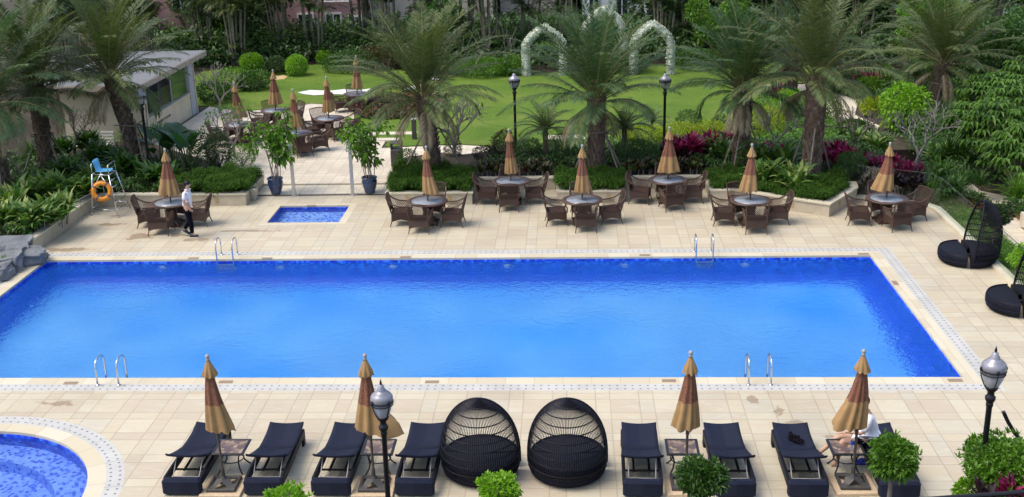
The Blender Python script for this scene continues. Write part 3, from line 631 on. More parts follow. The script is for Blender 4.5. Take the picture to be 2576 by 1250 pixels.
bush('round_topiary','small clipped lime ball right of the two bigger ones at the back','bush',(816,160),.05,.42,.40,1300,'lime',.10,.5,.04,group='clipped round bushes')
bush('round_topiary','clipped lime bush seen through the left flower arch','bush',(1375,158),.05,.7,.6,1500,'lime',.10,.5,.05,group='clipped round bushes')
bush(BN,'airy round light-green bush beside the left potted tree','bush',(612,418),.1,.55,.48,1900,'lush',.06,.5,.12,shell=.7)
bush('column_shrub','dark glossy upright shrub right of the paddle-leaved plants','bush',(515,435),.35,.55,.85,3200,'dark',.07,.5,.12,seed=3)
bush('column_shrub','dark glossy upright shrub beside the stone planter corner','bush',(553,425),.35,.5,.8,2800,'dark',.07,.5,.12,seed=4)
bush(BN,'small round bush at the foot of the left-of-centre palm, by the litter bin','bush',(1025,425),.35,.42,.4,1500,'mid',.06,.5,.1)
bush(BN,'narrow bronze-topped bush under the big bare frangipani','bush',(1140,405),.1,.36,.62,1500,'bronze',.06,.5,.12)
bush(BN,'low dark purple bush behind the croton bed','bush',(1222,405),.35,.5,.32,1300,'purple',.07,.45,.15)
bush(BN,'red-tipped green bush beside the middle lamp post','bush',(1268,400),.35,.45,.62,1700,'bronze',.07,.5,.15)
bush(BN,'dark green bush just right of the middle lamp post','bush',(1325,400),.35,.6,.42,1900,'mid',.06,.5,.15)
bush(BN,'mid green bush between the pygmy palm and the central date palm','bush',(1420,395),.35,.65,.5,2200,'mid',.06,.5,.15)
bush(BN,'dark hedge bush right of the central date palm','bush',(1600,405),.35,.85,.45,2600,'mid',.06,.5,.15)
bush(BN,'yellow-green bush behind the dark hedge, left of the lamp post','bush',(1625,372),.3,1.0,.5,2600,'yellow',.08,.45,.2)
bush(BN,'bright yellow bush right of the right-hand lamp post','bush',(1712,368),.3,.95,.5,2500,'yellow',.08,.45,.2)
bush(BN,'bright yellow bush against the shorter date palm','bush',(1788,368),.3,.9,.55,2500,'yellow',.08,.45,.2)
bush(BN,'round green bush on the lawn edge above the magenta plants','bush',(1733,325),.1,.55,.45,1500,'mid',.07,.5,.12)
bush(BN,'dark round bush left of the shorter date palm trunk','bush',(1812,345),.1,.5,.5,1500,'dark',.07,.5,.12)
bush(BN,'yellow bush in front of the cream path, between the right-hand palms','bush',(1925,335),.1,.9,.6,2400,'yellow',.08,.45,.2)
bush(BN,'lime bush behind the tall date palm trunk','bush',(1985,300),.1,.75,.75,2200,'lime',.10,.45,.2)
bush(BN,'bushy lime shrub with flower tips right of the tall palm trunk','bush',(2080,300),.1,.6,.6,1700,'lush',.10,.45,.2)
bush('round_topiary','dark clipped round bush on the corner of the jutting planter','bush',(2138,448),.35,.58,.5,2600,'mid',.06,.5,.05)
bush('bright_shrub','bright lime leafy shrub in the right garden, taller than its neighbours','bush',(2272,325),.1,.95,1.05,1500,'lime',.24,.32,.25,shell=.5)
for i,(D,rx,rz_,mt,lab) in enumerate([((2125,235),.9,.6,'mid','blue-green bush beside the path, right of the tall palm'),((2180,240),.8,.5,'lush','soft green bush beyond the curve of the path'),((2205,290),.7,.45,'yellow','pale yellow-green bush left of the bright lime shrub'),
  ((2225,225),.9,.6,'lush','feathery green bush behind the bright lime shrub'),((2150,345),.75,.4,'mid','low green bush on the grass beside the path start'),((2440,215),1.3,.9,'mid','broad green bush right of the back right palm'),((2530,190),1.4,1.0,'lush','tall light bush at the right edge behind the umbrella trees'),((2480,260),1.2,.7,'dark','dark bush under the umbrella trees'),
  ((1760,170),1.6,.55,'mid','low hedge bush right of the flower arches'),((1850,165),1.4,.6,'dark','dark low hedge bush behind the shorter date palm'),((1215,188),1.7,.5,'lush','long low bush along the back lawn left of the arches'),((1290,185),1.2,.5,'lush','low leafy bush beside the foot of the left arch'),((1580,180),1.2,.5,'mid','low bush between the middle and right arches'),((1440,175),1.0,.5,'mid','low bush between the left and middle arches'),
  ((880,178),1.6,.6,'mid','leafy bush behind the lawn, left of the left-of-centre palm crown'),((695,185),.7,.5,'dark','dark small bush between the two clipped lime bushes'),((590,225),1.2,.6,'lush','light green bush at the back left corner of the lawn'),((640,225),.9,.55,'mid','rounded green bush by the left lawn edge'),((545,255),1.0,.55,'mid','leafy green bush beside the kiosk column'),((960,170),1.5,.7,'bronze','bronze-green bush behind the left-of-centre palm crown'),((1075,180),1.6,.7,'mid','green bush behind the lawn just right of the left-of-centre palm')]):
    bush(BN,lab,'bush',D,.05,rx,rz_,int(900+1300*rx),mt,.12,.45,.2)
# strap-leaved plants
def clump(name,label,cat,D,z,n,L,W,e0,e1,bend,mat,heads=1,spr=.4,group=None,stemh=0,shape='lance',seed=None,h=0,loc=None):
    rng=np.random.default_rng(seed if seed is not None else sum(map(ord,label))%9973); r=thing(name,label,cat,loc if loc is not None else at(*D,z),0,group); b=MB(); st=MB()
    for k in range(heads):
        a=rng.uniform(0,2*PI); q=spr*math.sqrt(rng.uniform(0,1)) if heads>1 else 0; hh=stemh*rng.uniform(.5,1.1); c=(q*math.cos(a),q*math.sin(a),hh)
        blades(b,rng,n,L,W,e0,e1,bend,c,.03,0,4,shape)
        if stemh: st.tube([(c[0]*.7,c[1]*.7,-.1),c],[.02,.014],4)
    b.build('leaves',mat,r)
    if stemh: st.build('stems','twig',r)
    return r
G_='variegated ginger plants in the left bed'
for i,(D,lab) in enumerate([((35,575),'variegated ginger clump at the left edge beside the boulders'),((100,580),'variegated ginger clump spilling over the slate wall'),((150,560),'variegated ginger clump hanging over the angled stone wall'),((60,520),'ginger clump under the far left palm trunk'),
   ((130,505),'ginger clump in the middle of the left bed'),((190,505),'ginger clump left of the lifeguard chair'),((235,480),'dark ginger clump right behind the life ring'),((25,545),'pale-striped ginger clump at the far left frame edge'),((185,460),'ginger clump under the second palm'),((330,455),'leafy ginger clump left of the tan umbrella'),((290,430),'ginger clump behind the blue lifeguard seat'),((245,420),'deep green ginger clump below the bare dark frangipani'),((400,470),'small ginger clump at the foot of the lamp post'),((215,385),'fern-like clump below the blank kiosk wall'),((150,400),'shady green clump beside the second palm trunk')]):
    clump('ginger_plant',lab,'plant',D,.34,15,.80,.15,25,80,1.1,'ginger' if i<8 else 'mid',9,.42,G_,stemh=.35,seed=100+i)
for i,(D,lab) in enumerate([((1930,470),'variegated ginger clump spilling between the two right-hand palms'),((1990,480),'striped ginger clump at the front of the jutting planter'),((1900,425),'ginger clump right of the shorter date palm'),((1965,430),'ginger clump left of the tall date palm trunk'),((1815,410),'ginger clump left of the shorter date palm'),((2210,400),'ginger clump behind the rightmost dining umbrella'),((2170,380),'ginger clump under the dark bare frangipani'),((2370,420),'ginger clump in front of the umbrella trees')]):
    clump('ginger_plant',lab,'plant',D,.34 if i<5 else .05,15,.78,.15,25,80,1.1,'ginger',9,.45,'variegated ginger plants on the right',stemh=.35,seed=140+i)
for i,(D,z,s,mat,lab) in enumerate([((1722,405),.35,1.0,'magenta','magenta cordyline clump just right of the tan umbrella by the right lamp post'),((1772,402),.35,.9,'magenta','magenta cordyline clump left of the shorter date palm'),((1700,412),.35,.7,'purple','dark purple cordyline below the magenta clump'),((1800,380),.35,.7,'magenta','small magenta cordyline beside the ginger plants'),
   ((2088,425),.35,.9,'magenta','magenta cordyline clump right of the tall palm props'),((2200,455),.05,.9,'magenta','magenta cordyline left of the rightmost dining umbrella'),((2262,470),.05,.9,'magenta','magenta cordyline right of the rightmost dining umbrella'),((2215,485),.05,.9,'purple','dark purple cordyline behind the rightmost dining table'),((2285,495),.05,.8,'purple','dark purple cordyline behind the right chair of the rightmost table'),
   ((1940,395),.35,.5,'magenta','tiny magenta cordyline among the ginger between the palms'),((2165,235),.05,1.0,'magenta','magenta cordyline in the far right garden below the palm fronds'),((2120,215),.05,.8,'magenta','small magenta cordyline far back on the right'),((1960,255),.05,.7,'magenta','red-leaved cordyline beside the wicker chair on the cream path'),((798,148),.05,.7,'magenta','single magenta cordyline beside the small clipped lime ball'),((1990,200),.05,.8,'purple','purple cordyline in the shade beyond the tall palm')]):
    clump('cordyline',lab,'plant',D,z,17,.58*s,.13,35,85,.6,mat,14,.72*s,'magenta and purple cordylines',stemh=.55*s,seed=170+i)
for i,(D,lab,s) in enumerate([((2320,520),'spiky dracaena clump behind the glass balustrade corner',1),((2390,515),'spiky dracaena clump just inside the side path',1),((2440,500),'spiky dracaena clump leaning over the side path',.9),((2350,480),'tall spiky dracaena clump behind the glass balustrade',1.1),((2400,420),'dark spiky dracaena under the back right palm',1.2),((2385,350),'dark drooping dracaena right of the lime shrub',1.3),((2560,530),'spiky dracaena at the right edge above the flower pots',1.1),((2420,300),'shady spiky dracaena below the umbrella trees',1.2),
   ((395,370),'spiky dracaena behind the street lamp on the left',1.1),((335,380),'spiky dracaena behind the leaning palm trunk',1.0),((90,420),'dark spiky plant between the first two palms',1.0)]):
    clump('dracaena',lab,'plant',D,-.3 if 2310<D[0] and D[1]>470 else .1,70,.8*s,.035,10,88,1.0,'mid' if i%3 else 'lush',3,.3,'spiky dracaenas',stemh=.5*s,shape='strap',seed=200+i)
# paddle-leaved plants
def paddle(label,D,z,n,L,W,seed):
    rng=np.random.default_rng(seed); r=thing('paddle_plant',label,'plant',at(*D,z),0,'big paddle-leaved plants'); b=MB(); st=MB()
    for k in range(n):
        az=rng.uniform(0,2*PI); el=R_(rng.uniform(50,86)); h=rng.uniform(.5,1.15); d=np.array([math.cos(az)*math.cos(el),math.sin(az)*math.cos(el),math.sin(el)]); p=d*h; st.tube([(0,0,-.05),tuple(p)],[.025,.014],4)
        side=np.array([-math.sin(az),math.cos(az),0]); up=np.cross(side,d)*-1; vs=[];l=L*rng.uniform(.75,1.15); seg=6; q=p.copy(); e=el
        for i in range(seg+1):
            t=i/seg; ww=W*.5*math.sin(PI*(.06+.94*t)**.75)**.6 if 0<i<seg else .01; fold=np.array([0,0,1])*ww*.35
            vs+=[tuple(q-side*ww+fold),tuple(q),tuple(q+side*ww+fold)]; e-=.16; q=q+np.array([math.cos(az)*math.cos(e),math.sin(az)*math.cos(e),math.sin(e)])*l/seg
        b.add(vs,[(3*i+j,3*i+j+1,3*i+j+4,3*i+j+3) for i in range(seg) for j in(0,1)])
    b.build('leaves','banana',r,True); st.build('stalks','mid',r); return r
paddle('big paddle-leaved plant left of the dark upright shrubs',(440,420),.35,11,1.0,.42,1)
paddle('big paddle-leaved plant right behind the leftmost tan umbrella',(475,430),.35,11,.95,.42,2)
paddle('paddle-leaved plant beside the lamp post on the left',(405,420),.35,8,.85,.38,3)
paddle('small paddle-leaved plant beside the shorter date palm',(1840,440),.35,5,.6,.22,4)
# croton beds
k=0
for (xa,xb,ya,yb,nm) in ((-3.15,-.75,38.5,39.4,'left'),(1.9,4.4,38.5,39.4,'right')):
    for j in range(2):
        for i in range(5):
            x=xa+(xb-xa)*(i+.5)/5; y=ya+(yb-ya)*(j+.3)/2
            clump('croton',f'glossy red and green croton, {["front","back"][j]} row, {["first","second","third","fourth","fifth"][i]} from the left, in the {nm} recess bed','plant',(0,0),0,13,.30,.10,15,80,.6,'croton',6,.26,'crotons behind the recess walls',stemh=.28,seed=300+k,loc=(x,y,.34)); k+=1
# fern ground cover
def fern(name,poly,z,n,label,h=.22,hang=0,mat='fern',L=.11,seed=1,W=.22):
    rng=np.random.default_rng(seed); xs=[p[0] for p in poly]; ys=[p[1] for p in poly]; P=[]
    cr=len(poly)
    while len(P)<n:
        x=rng.uniform(min(xs),max(xs),n); y=rng.uniform(min(ys),max(ys),n); ins=np.zeros(n,bool)
        for i in range(cr):
            x0,y0=poly[i]; x1,y1=poly[(i+1)%cr]
            if y0==y1: continue
            c_=((y0>y)!=(y1>y))&(x<(x1-x0)*(y-y0)/(y1-y0)+x0); ins^=c_
        P+=list(zip(x[ins],y[ins]))
    P=np.array(P[:n]); hz=h*(.55+.45*np.sin(P[:,0]*4.3+seed)*np.sin(P[:,1]*3.7+seed)+.25*np.sin(P[:,0]*9+P[:,1]*7))+rng.uniform(-.08,.14,n)
    e=rng.uniform(0,1,n)<.05; P[e,1]-=np.abs(rng.normal(0,.09,e.sum())) if hang else 0; A=np.column_stack([P,z+hz]); D=np.column_stack([rng.normal(0,1,n),rng.normal(0,1,n)-hang,rng.uniform(-.3,.9,n)])
    b=MB(); b.quads(leaf_quads(A,D,L,W,rng,.4)); return tag(b.build(name,mat),label,'ground cover',kind='stuff')
fern('fern_cover',[(-6.0,36.55),(-3.25,36.5),(-3.2,38.6),(-5.8,39.6),(-6.1,39)],.42,30000,'feathery asparagus fern spilling over the left-of-centre planter',.28,.5,seed=2,L=.15,W=.14)
fern('fern_cover',[(-.42,36.55),(1.72,36.55),(1.8,38.4),(-.5,38.4)],.42,21000,'feathery asparagus fern in the central palm planter',.26,.5,seed=3,L=.15,W=.14)
fern('fern_cover',[(4.6,36.6),(5.4,36.55),(7.9,34.98),(9.0,36.65),(9.0,37.6),(4.5,38.3)],.40,32000,'feathery asparagus fern in the jutting right-hand planter',.26,.5,seed=4,L=.15,W=.14)
fern('fern_cover',[(-13.6,36.6),(-10.7,36.5),(-10.7,38.8),(-12.2,39),(-13.6,38.2)],.42,24000,'feathery asparagus fern behind the leftmost dining table',.3,.4,seed=5,L=.15,W=.14)
fern('low_planting',[(-17.5,32),(-16,32),(-16,36.7),(-13.6,36.7),(-13.6,40),(-22,42),(-24,33)],.36,16000,'mixed low leaves covering the left bed',.3,0,'mid',.22,6,.3)
fern('low_planting',[(-3,39.4),(4.6,39.4),(5,38.5),(11,37.5),(11,42.6),(-3,42.6)],.36,16000,'mixed low leaves covering the raised beds behind the tables',.35,0,'mid',.16,7,.35)
fern('low_planting',[(11,37.5),(12.4,40),(13,48),(14,57),(22,56),(22,40),(14,40),(12,36)],.05,22000,'mixed low leaves covering the right garden',.5,0,'mid',.22,8,.35)
fern('low_planting',[(9,42.6),(10,42.6),(10.8,47),(10.6,52),(8.9,53.6),(7.5,50),(7.5,43)],.05,9000,'low yellow-green leaves left of the curved path',.3,0,'lush',.16,9,.35)
fern('low_planting',[(-22,62),(-14,64.3),(-6,60.4),(-3.2,59.7),(4,62.7),(13,62),(22,58),(30,80),(-30,80)],.05,36000,'dark shrubs and leaves massed beneath the back trees',1.0,0,'dark',.42,10,.4)
fern('low_planting',[(-22,64),(-14,65.5),(-6,63),(0,64.5),(6,65),(13,63.5),(22,61),(28,72),(-28,72)],.05,26000,'tall mixed leaves filling the gaps between the back trees',1.5,0,'mid',.36,15,.42)
fern('low_planting',[(-3,59.5),(-6.4,60.2),(-9,62),(-8,64),(-3,62)],.05,5000,'bright low leaves along the back edge of the lawn',.35,0,'lush',.25,11,.4)
fern('low_planting',[(16.4,25.8),(30,25.8),(34,44),(14,44),(14,39),(16.4,37.2)],-.34,20000,'mixed low leaves on the lower ground right of the side path',.5,0,'mid',.22,16,.35)
fern('verge_leaves',[(DX+.3,22),(12.7,22),(12.9,36),(DX+.2,38)],-.35,9000,'light green ground cover between the glass balustrade and the side path',.15,0,'lush',.12,12,.35)
# red flower bed
fb=[(-9.5,50.2),(-8.6,49.2),(-6.4,49.6),(-5.6,51),(-6,53.5),(-7.6,54.2),(-9.1,53.4)]
fern('flower_bed_leaves',fb,.06,7000,'bushy dark leaves of the round flower bed beside the patio',.28,0,'bronze',.14,13,.45)
fern('flower_bed_blossom',fb,.22,420,'red blossom scattered over the round flower bed',.28,0,'redflower',.075,14,.9)
b=MB(); 
wp=[at(*p,.09) for p in((748,232),(780,226),(830,228),(865,224),(905,226),(935,222),(930,232),(890,238),(840,236),(790,239),(765,236))]
b.prism([(v.x,v.y) for v in wp],.075,.085); tag(b.build('petal_patch','white'),'patch of white petals lying on the lawn behind the patio tables','petals')
for i,(p0,p1) in enumerate([((1065,200),(1100,204)),((1010,226),(1060,223))]):
    a=at(*p0,.09); c=at(*p1,.09); MBp=MB().prism([(a.x,a.y),(c.x,c.y),(c.x,c.y+1.2),(a.x+.3,a.y+1.0)],.075,.085); tag(MBp.build('petal_patch','white'),['white petals on the lawn right behind the left-of-centre palm crown','white petals on the lawn just right of the patio tables'][i],'petals')
b=MB(); rng=random.Random(3); v=at(703,195,.07); b.prism([(v.x+.45*math.cos(a*.5)*rng.uniform(.7,1.2),v.y+.7*math.sin(a*.5)*rng.uniform(.7,1.2)) for a in range(12)],.062,.068); struct('bare_soil_patch',b,'carve')
# umbrella trees (whorled leaves)
def schef(label,loc,H,rx,nw,seed):
    rng=np.random.default_rng(seed); r=thing('umbrella_tree',label,'tree',loc,0,'umbrella trees on the right'); b=MB(); st=MB()
    for k in range(nw):
        v=nrm(rng.normal(size=3)); v[2]=abs(v[2])*1.2-.35; rr=rng.uniform(.55,1.0); c=np.array([v[0]*rx*rr,v[1]*rx*rr,H*.55+v[2]*H*.5*rr]); 
        if c[2]<.3: c[2]=.3+rng.uniform(0,.4)
        nl=8; a0=rng.uniform(0,6.28); lf=.30*rng.uniform(.8,1.2); col=0
        for j in range(nl):
            a=a0+2*PI*j/nl; out=np.array([math.cos(a),math.sin(a),-.35]); sd=np.array([-math.sin(a),math.cos(a),0])*.062; p=c+out*.05; q=c+out*lf*.6+np.array([0,0,.02]); t=c+out*lf-np.array([0,0,.10])
            b.add([p,q+sd,t,q-sd],[(0,1,2,3)])
        if k%5==0: st.tube([(0,0,-.1),(c[0]*.35,c[1]*.35,c[2]*.55),tuple(c)],[.035,.025,.01],4)
    b.build('crown','schef',r); st.build('branches','stem',r); return r
for i,(D,H,rx,lab) in enumerate([((2555,490),2.6,1.15,'umbrella tree at the right edge above the terracotta pots, bright top leaves'),((2490,440),2.9,1.2,'umbrella tree left of the edge one, dark drooping leaves'),((2540,400),3.2,1.4,'tall umbrella tree behind the other two'),((2480,330),2.6,1.3,'umbrella tree beyond the spiky dracaenas'),((2560,330),3.2,1.5,'farthest umbrella tree at the right edge'),((2430,380),2.0,.9,'small dark umbrella tree in the shade beside the dracaenas')]):
    schef(lab,at(*D,-.2),H,rx,[230,230,260,200,240,120][i],60+i)
# background trees
def areca(seed,mat):
    rng=np.random.default_rng(seed); r=thing('areca_palm','x','palm tree'); st=MB(); b=MB(); mr=MB()
    for k in range(11):
        a=rng.uniform(0,2*PI); q=rng.uniform(.1,.55); lean=rng.uniform(.0,.5); h=rng.uniform(2.6,5.0); x,y=q*math.cos(a),q*math.sin(a); tp=(x+lean*math.cos(a),y+lean*math.sin(a),h)
        st.tube([(x,y,-.1),((x+tp[0])/2-.03*math.cos(a),(y+tp[1])/2,h*.5),tp],[.055,.05,.04],6)
        for j in range(8): frond(b,mr,rng,tp,j*2.4+a,R_(rng.uniform(35,85)),rng.uniform(1.3,1.9),R_(rng.uniform(70,110)),20,.48,.05,.15,.3,0,.35,7)
    for j in range(16): frond(b,mr,rng,(0,0,rng.uniform(.1,1.2)),rng.uniform(0,6.28),R_(rng.uniform(30,80)),1.4,R_(70),16,.42,.05,.15,.3,0,.35,6)
    b.build('crown',mat,r); st.build('stems','stem',r); return r
KA=[Kind(lambda s=s,mt=mt:areca(s,mt)) for s,mt in((1,'areca'),(2,'areca_y'),(3,'areca'))]
ap=[(-23.5,64,1),(-21,66.5,0),(-18.8,64.8,1),(-16.6,67,1),(-14.6,66.3,0),(-12.2,68,2),(-10.4,66,0),(-8.2,65.6,2),(-6.0,67.5,0),(-4.4,64.5,2),(-2.2,66.2,0),(-.2,66,0),(5.2,66,0),(7.0,67.2,2),(9.0,66.5,1),(11.4,65.6,0),(13.6,67,1),(16,65,0),(18.6,66.6,2),(-26,60,0),(-24.5,56,1),(-23,52,0),(17.5,60,1),(20.5,58.5,0)]
words=['at the far left','second from the far left','third from the left','with yellowing fronds left of the pink house','just left of the pink house','right of the pink house','with tall bare canes behind the clipped bushes','over the small lime ball','left of the round-crowned tree','right of the round-crowned tree','with many slender canes left of the arches','with dark canes behind the left arch','right of the middle arch','behind the right arch','right of the right arch','with thick shaded canes beyond the shorter palm','behind the tall palm','left of the back right palm','behind the back right palm','at the left edge behind the kiosk','left of the kiosk roof','beside the kiosk at the left edge','right of the tall palm crown at the back','near the pale green roof']
for (x,y,k),wd in zip(ap,words): KA[k].put((x,y,0),rnd.uniform(0,6.28),'clustered cane palm '+wd,'cane palms behind the lawn',rnd.uniform(.85,1.15))
def broad(seed,mat,n=5200,L=.22):
    rng=np.random.default_rng(seed); r=thing('broadleaf_tree','x','tree'); b=MB(); st=MB(); st.tube([(0,0,-.2),(.05,0,1.2),(0,.05,2.4)],[.16,.13,.10],8)
    for k in range(9):
        a=k*2.4; q=.55+.75*((k*37)%10)/10; c=(1.25*q*math.cos(a),1.25*q*math.sin(a),1.5+.28*k); cloud(b,rng,n//9,1.0,1.0,.8,c,L,.5,.4,0,.25,-1); st.tube([(0,0,1.0+.12*k),tuple(x*.9 for x in c)],[.06,.02],5)
    b.build('crown',mat,r); st.build('trunk','stem',r); return r
KB={k:Kind(lambda k=k,s=s:broad(s,k)) for s,k in enumerate(('dark','mid','lush'))}
bt=[(-28,70,'dark','dark broadleaf tree at the far back left'),(-22,72,'mid','broadleaf tree behind the left cane palms'),(-19.5,70.5,'dark','dark broadleaf tree left of the pink house'),(-7.4,64.8,'mid','dense round-crowned green tree above the left-of-centre palm'),(6.4,69.8,'dark','dark broadleaf tree behind the right arch'),(9.6,70,'dark','dark tree in the gap right of the arches'),(12.4,69,'dark','very dark tree at the back above the shorter palm'),(15.4,70,'dark','dark tree at the back above the tall palm'),(19,70.5,'mid','mid green tree behind the back right palm'),(-27,48,'mid','green tree at the left edge beside the kiosk'),(-25.5,43,'dark','dark tree at the left edge behind the far left palm'),(19.5,52,'mid','rounded tree behind the umbrella trees'),(17.5,56.5,'lush','light tree between the back right palm and the roof'),(8.2,63.8,'lush','bright leafy tree beside the right arch')]
for x,y,k,lab in bt: KB[k].put((x,y,-.1),rnd.uniform(0,6.28),lab,'broadleaf trees at the back',rnd.uniform(.9,1.2)*(1.25 if y>68 else .85))
for i in range(34): 
    x=-34+i*2.05; KB[['dark','dark','mid'][i%3]].put((x,92+2*math.sin(i*1.7),-6),i*1.3,'tree number in the woodland beyond the houses','woodland trees beyond the houses',2.6)
wt=[o for o in bpy.data.objects if o.get('group')=='woodland trees beyond the houses']
for o in wt: o['label']='dark tree of the distant wood glimpsed between the houses'
# ------------------------------------------------------------ flower arches
def arch(label,loc,Hh,W_,rz=0,th=.18):
    r=thing('flower_arch',label,'arch',loc,rz,'white flower arches on the lawn'); rng=np.random.default_rng(int(Hh*100)+int(loc[0]*7)%50); pts=[]
    for i in range(41):
        t=i/40*2-1; 
        if abs(t)>.5: x=W_/2*(1.0-.04*(abs(t)-.5)); z=Hh*.55*(1-abs(t))/.5
        else:
            u=abs(t)/.5; vv=1-u; x=W_/2*(1-vv**1.85); z=Hh*.55+Hh*.45*vv**.88
        pts.append(Vector((math.copysign(x,t),0,max(z,0))))
    b=MB()
    for i in range(40):
        pass
    b.tube([tuple(p) for p in pts],th*.75,8); b.build('frame','white',r)
    b=MB(); A=[];D=[]
    P=np.array([tuple(p) for p in pts]); n_=5200; k=rng.uniform(0,39.99,n_); i0=k.astype(int); f=(k-i0)[:,None]; c=P[i0]*(1-f)+P[i0+1]*f; v=nrm(rng.normal(size=(n_,3))); c=c+v*np.array([1,.8,1])*th*rng.uniform(.75,1.1,(n_,1))
    b.quads(leaf_quads(c,v+rng.normal(0,.6,(n_,3)),.085,.9,rng,0)); b.build('blossom','whiteflower',r)
    b=MB()
    for kx in range(26):
        i=rng.integers(13,28); p=pts[i]; l=rng.uniform(.15,.45); b.tube([(p.x+rng.normal(0,.05),rng.normal(0,.08),p.z-.15),(p.x,rng.normal(0,.08),p.z-.15-l)],[.012,.006],3)
    b.build('hanging_sprays','lush',r); return r
arch('left white flower arch on the back lawn',(-1.27,59.7,.06),2.45,1.95)
arch('tallest middle white flower arch, partly hidden behind the central palm',(1.82,62.2,.06),3.05,2.1)
arch('right white flower arch on the back lawn behind the lamp post',(4.22,59.6,.06),2.55,1.9)
# raw props by the arches
b=MB(); rng=random.Random(5)
for i in range(26): 
    x=-4.6+rng.uniform(-1.5,1.8); y=63+rng.uniform(-.8,.8); b.tube([(x,y,0),(x+rng.uniform(-1.2,1.2),y+rng.uniform(-.3,.3),rng.uniform(.9,2.2))],[.03,.02],4)
tag(b.build('cut_branches','pole'),'tangle of bare grey branches propped left of the flower arches','branches')
for p0,p1,lab in (((1180,195),(1215,128),'pale wooden prop leaning at the back lawn edge under a yellow frond'),((1232,165),(1190,128),'pale wooden prop leaning the other way at the back lawn edge')):
    a=at(*p0,.05); c=aty(*p1,a.y+.3); tag(MB().tube([tuple(a),tuple(c)],.035,6).build('wooden_prop','pole'),lab,'pole')
# ------------------------------------------------------------ buildings
def house(label,x0,x1,y,z0,z1,depth,mat,wins,winmat='winglass',roof=None,extras=None):
    r=thing('house',label,'house',((x0+x1)/2,y,0)); w_=x1-x0; b=MB().box(0,depth/2,(z0+z1)/2,w_,depth,z1-z0); b.build('wall',mat,r)
    for (wx,wz,ww,wh) in wins:
        f=MB().box(wx,-.03,wz,ww,.10,wh).build('window','white',r); g=MB()
        g.box(wx-ww*.22,-.085,wz,ww*.36,.03,wh*.84); g.box(wx+ww*.22,-.085,wz,ww*.36,.03,wh*.84); g.build('pane',winmat,f)
    b=MB().box(0,depth/2,z1+.1,w_+.5,depth+.5,.2); b.build('roof','roofgrey',r)
    return r
h1=house('pink house with white pipes glimpsed behind the clipped bushes',-19.0,-13.3,75,-6,9,8,'pinkwall',[(1.0,.9,1.1,1.4),(2.4,.7,.9,1.4),(-.8,.9,1.1,1.4),(1.0,4.2,1.1,1.4)])
b=MB(); b.tube([(.35,-.12,-6),(.35,-.12,9)],.07,6); b.tube([(.35,-.2,2.3),(2.2,-.2,2.3)],.05,6)
for k in range(3): b.tube([(.6+.6*k,-.2,2.3),(.6+.6*k,-.2,2.9),(.75+.6*k,-.2,2.95)],.05,6)
b.build('pipe','white',h1)
house('cream house wall behind the canes right of the pink house',-13.2,-5.0,77,-6,9,8,'creamwall',[(5.5,3.5,1.4,1.0),(2.5,3.6,1.4,1.0),(-1,3.4,1.4,1.2)])
house('grey-white house behind the left flower arch',-4.6,.2,79,-6,9,8,'creamwall',[(1.0,2.6,1.2,1.3),(-1.2,2.6,1.0,1.3)])
house('white clad house with blue window behind the middle arch',.9,5.9,76,-6,9,8,'clad',[(.0,1.6,.9,1.3),(2.0,1.5,.8,1.2),(-1.8,1.7,.7,1.2)])
house('pink house partly hidden at the left behind the palm crowns',-31,-23,72,-6,8,8,'pinkwall',[(0,3,1.2,1.4),(3,3,1.2,1.4)])
# pale green canopy far right
P=aty(2440,50,74); r=thing('glass_canopy','pale green glass roof with silver edge in the top right corner','roof',(P.x,74,0))
b=MB(); b.add([(-2.0,-1.8,P.z-1.0),(2.8,-1.8,P.z-1.0),(2.8,1.5,P.z+.1),(-2.0,1.5,P.z+.1),(-2.0,-1.8,P.z-1.1),(2.8,-1.8,P.z-1.1),(2.8,1.5,P.z),(-2.0,1.5,P.z)],[(0,1,2,3),(7,6,5,4),(0,4,5,1),(1,5,6,2),(2,6,7,3),(3,7,4,0)]); b.build('panel','greenroof',r)
b=MB(); b.tube([(-1.9+4.6*i/12,1.4,P.z+.15+.45*math.sin(PI*i/12)) for i in range(13)],.09,6); b.build('edge_rim','lampcap',r)
b=MB(); b.prism([(-1.6+.1,1.4),(2.6,1.4),(2.6,1.6),(-1.5,1.6)],P.z+.1,P.z+.35); b.build('dark_band','winglass',r)
P=aty(2421,24,80); r=thing('roof_vent','silver curved roof vent above the pale green roof','vent',(P.x,80,P.z)); b=MB()
b.prism([(-.55,0),(.55,0),(.55,.8),(-.55,.8)],-1.6,.5); b.build('shaft','lampcap',r); b=MB(); vs=[];n_=10
for i in range(n_+1):
    a=PI*i/n_; vs+=[(-.6,.4-.55*math.cos(a),.45+.55*math.sin(a)),(.6,.4-.55*math.cos(a),.45+.55*math.sin(a))]
b.add(vs,[(2*i,2*i+1,2*i+3,2*i+2) for i in range(n_)]); b.build('hood','steel_b',r,True)
# ------------------------------------------------------------ kiosk
r=thing('kiosk','cream garden kiosk with flat grey roof and open serving counter','building',(-17,45,0))
b=MB(); b.box(-1.65,.1,1.2,3.3,.2,2.5); b.build('front_wall','render',r)
b=MB(); b.box(-.1,3.05,.5,.2,5.6,1.1); b.build('counter_wall','render',r)
b=MB(); b.box(-.1,3.05,1.07,.34,5.7,.05); b.build('counter_top','cap',r)
b=MB(); b.box(-.1,6.2,1.2,.25,.65,2.5); b.build('corner_pier','kioskin',r)
b=MB(); b.box(-.1,.35,1.2,.24,.18,2.45); b.box(.04,6.5,1.2,.08,.08,2.5); b.build('post','cap',r)
b=MB(); b.box(-1.7,3.2,1.2,.2,6.2,2.5); b.box(-1.4,6.55,1.2,2.5,.15,2.5); b.build('inner_wall','kioskin',r)
b=MB(); b.box(-1.35,3.2,.06,2.4,6,.05); b.build('floor','kioskin',r)
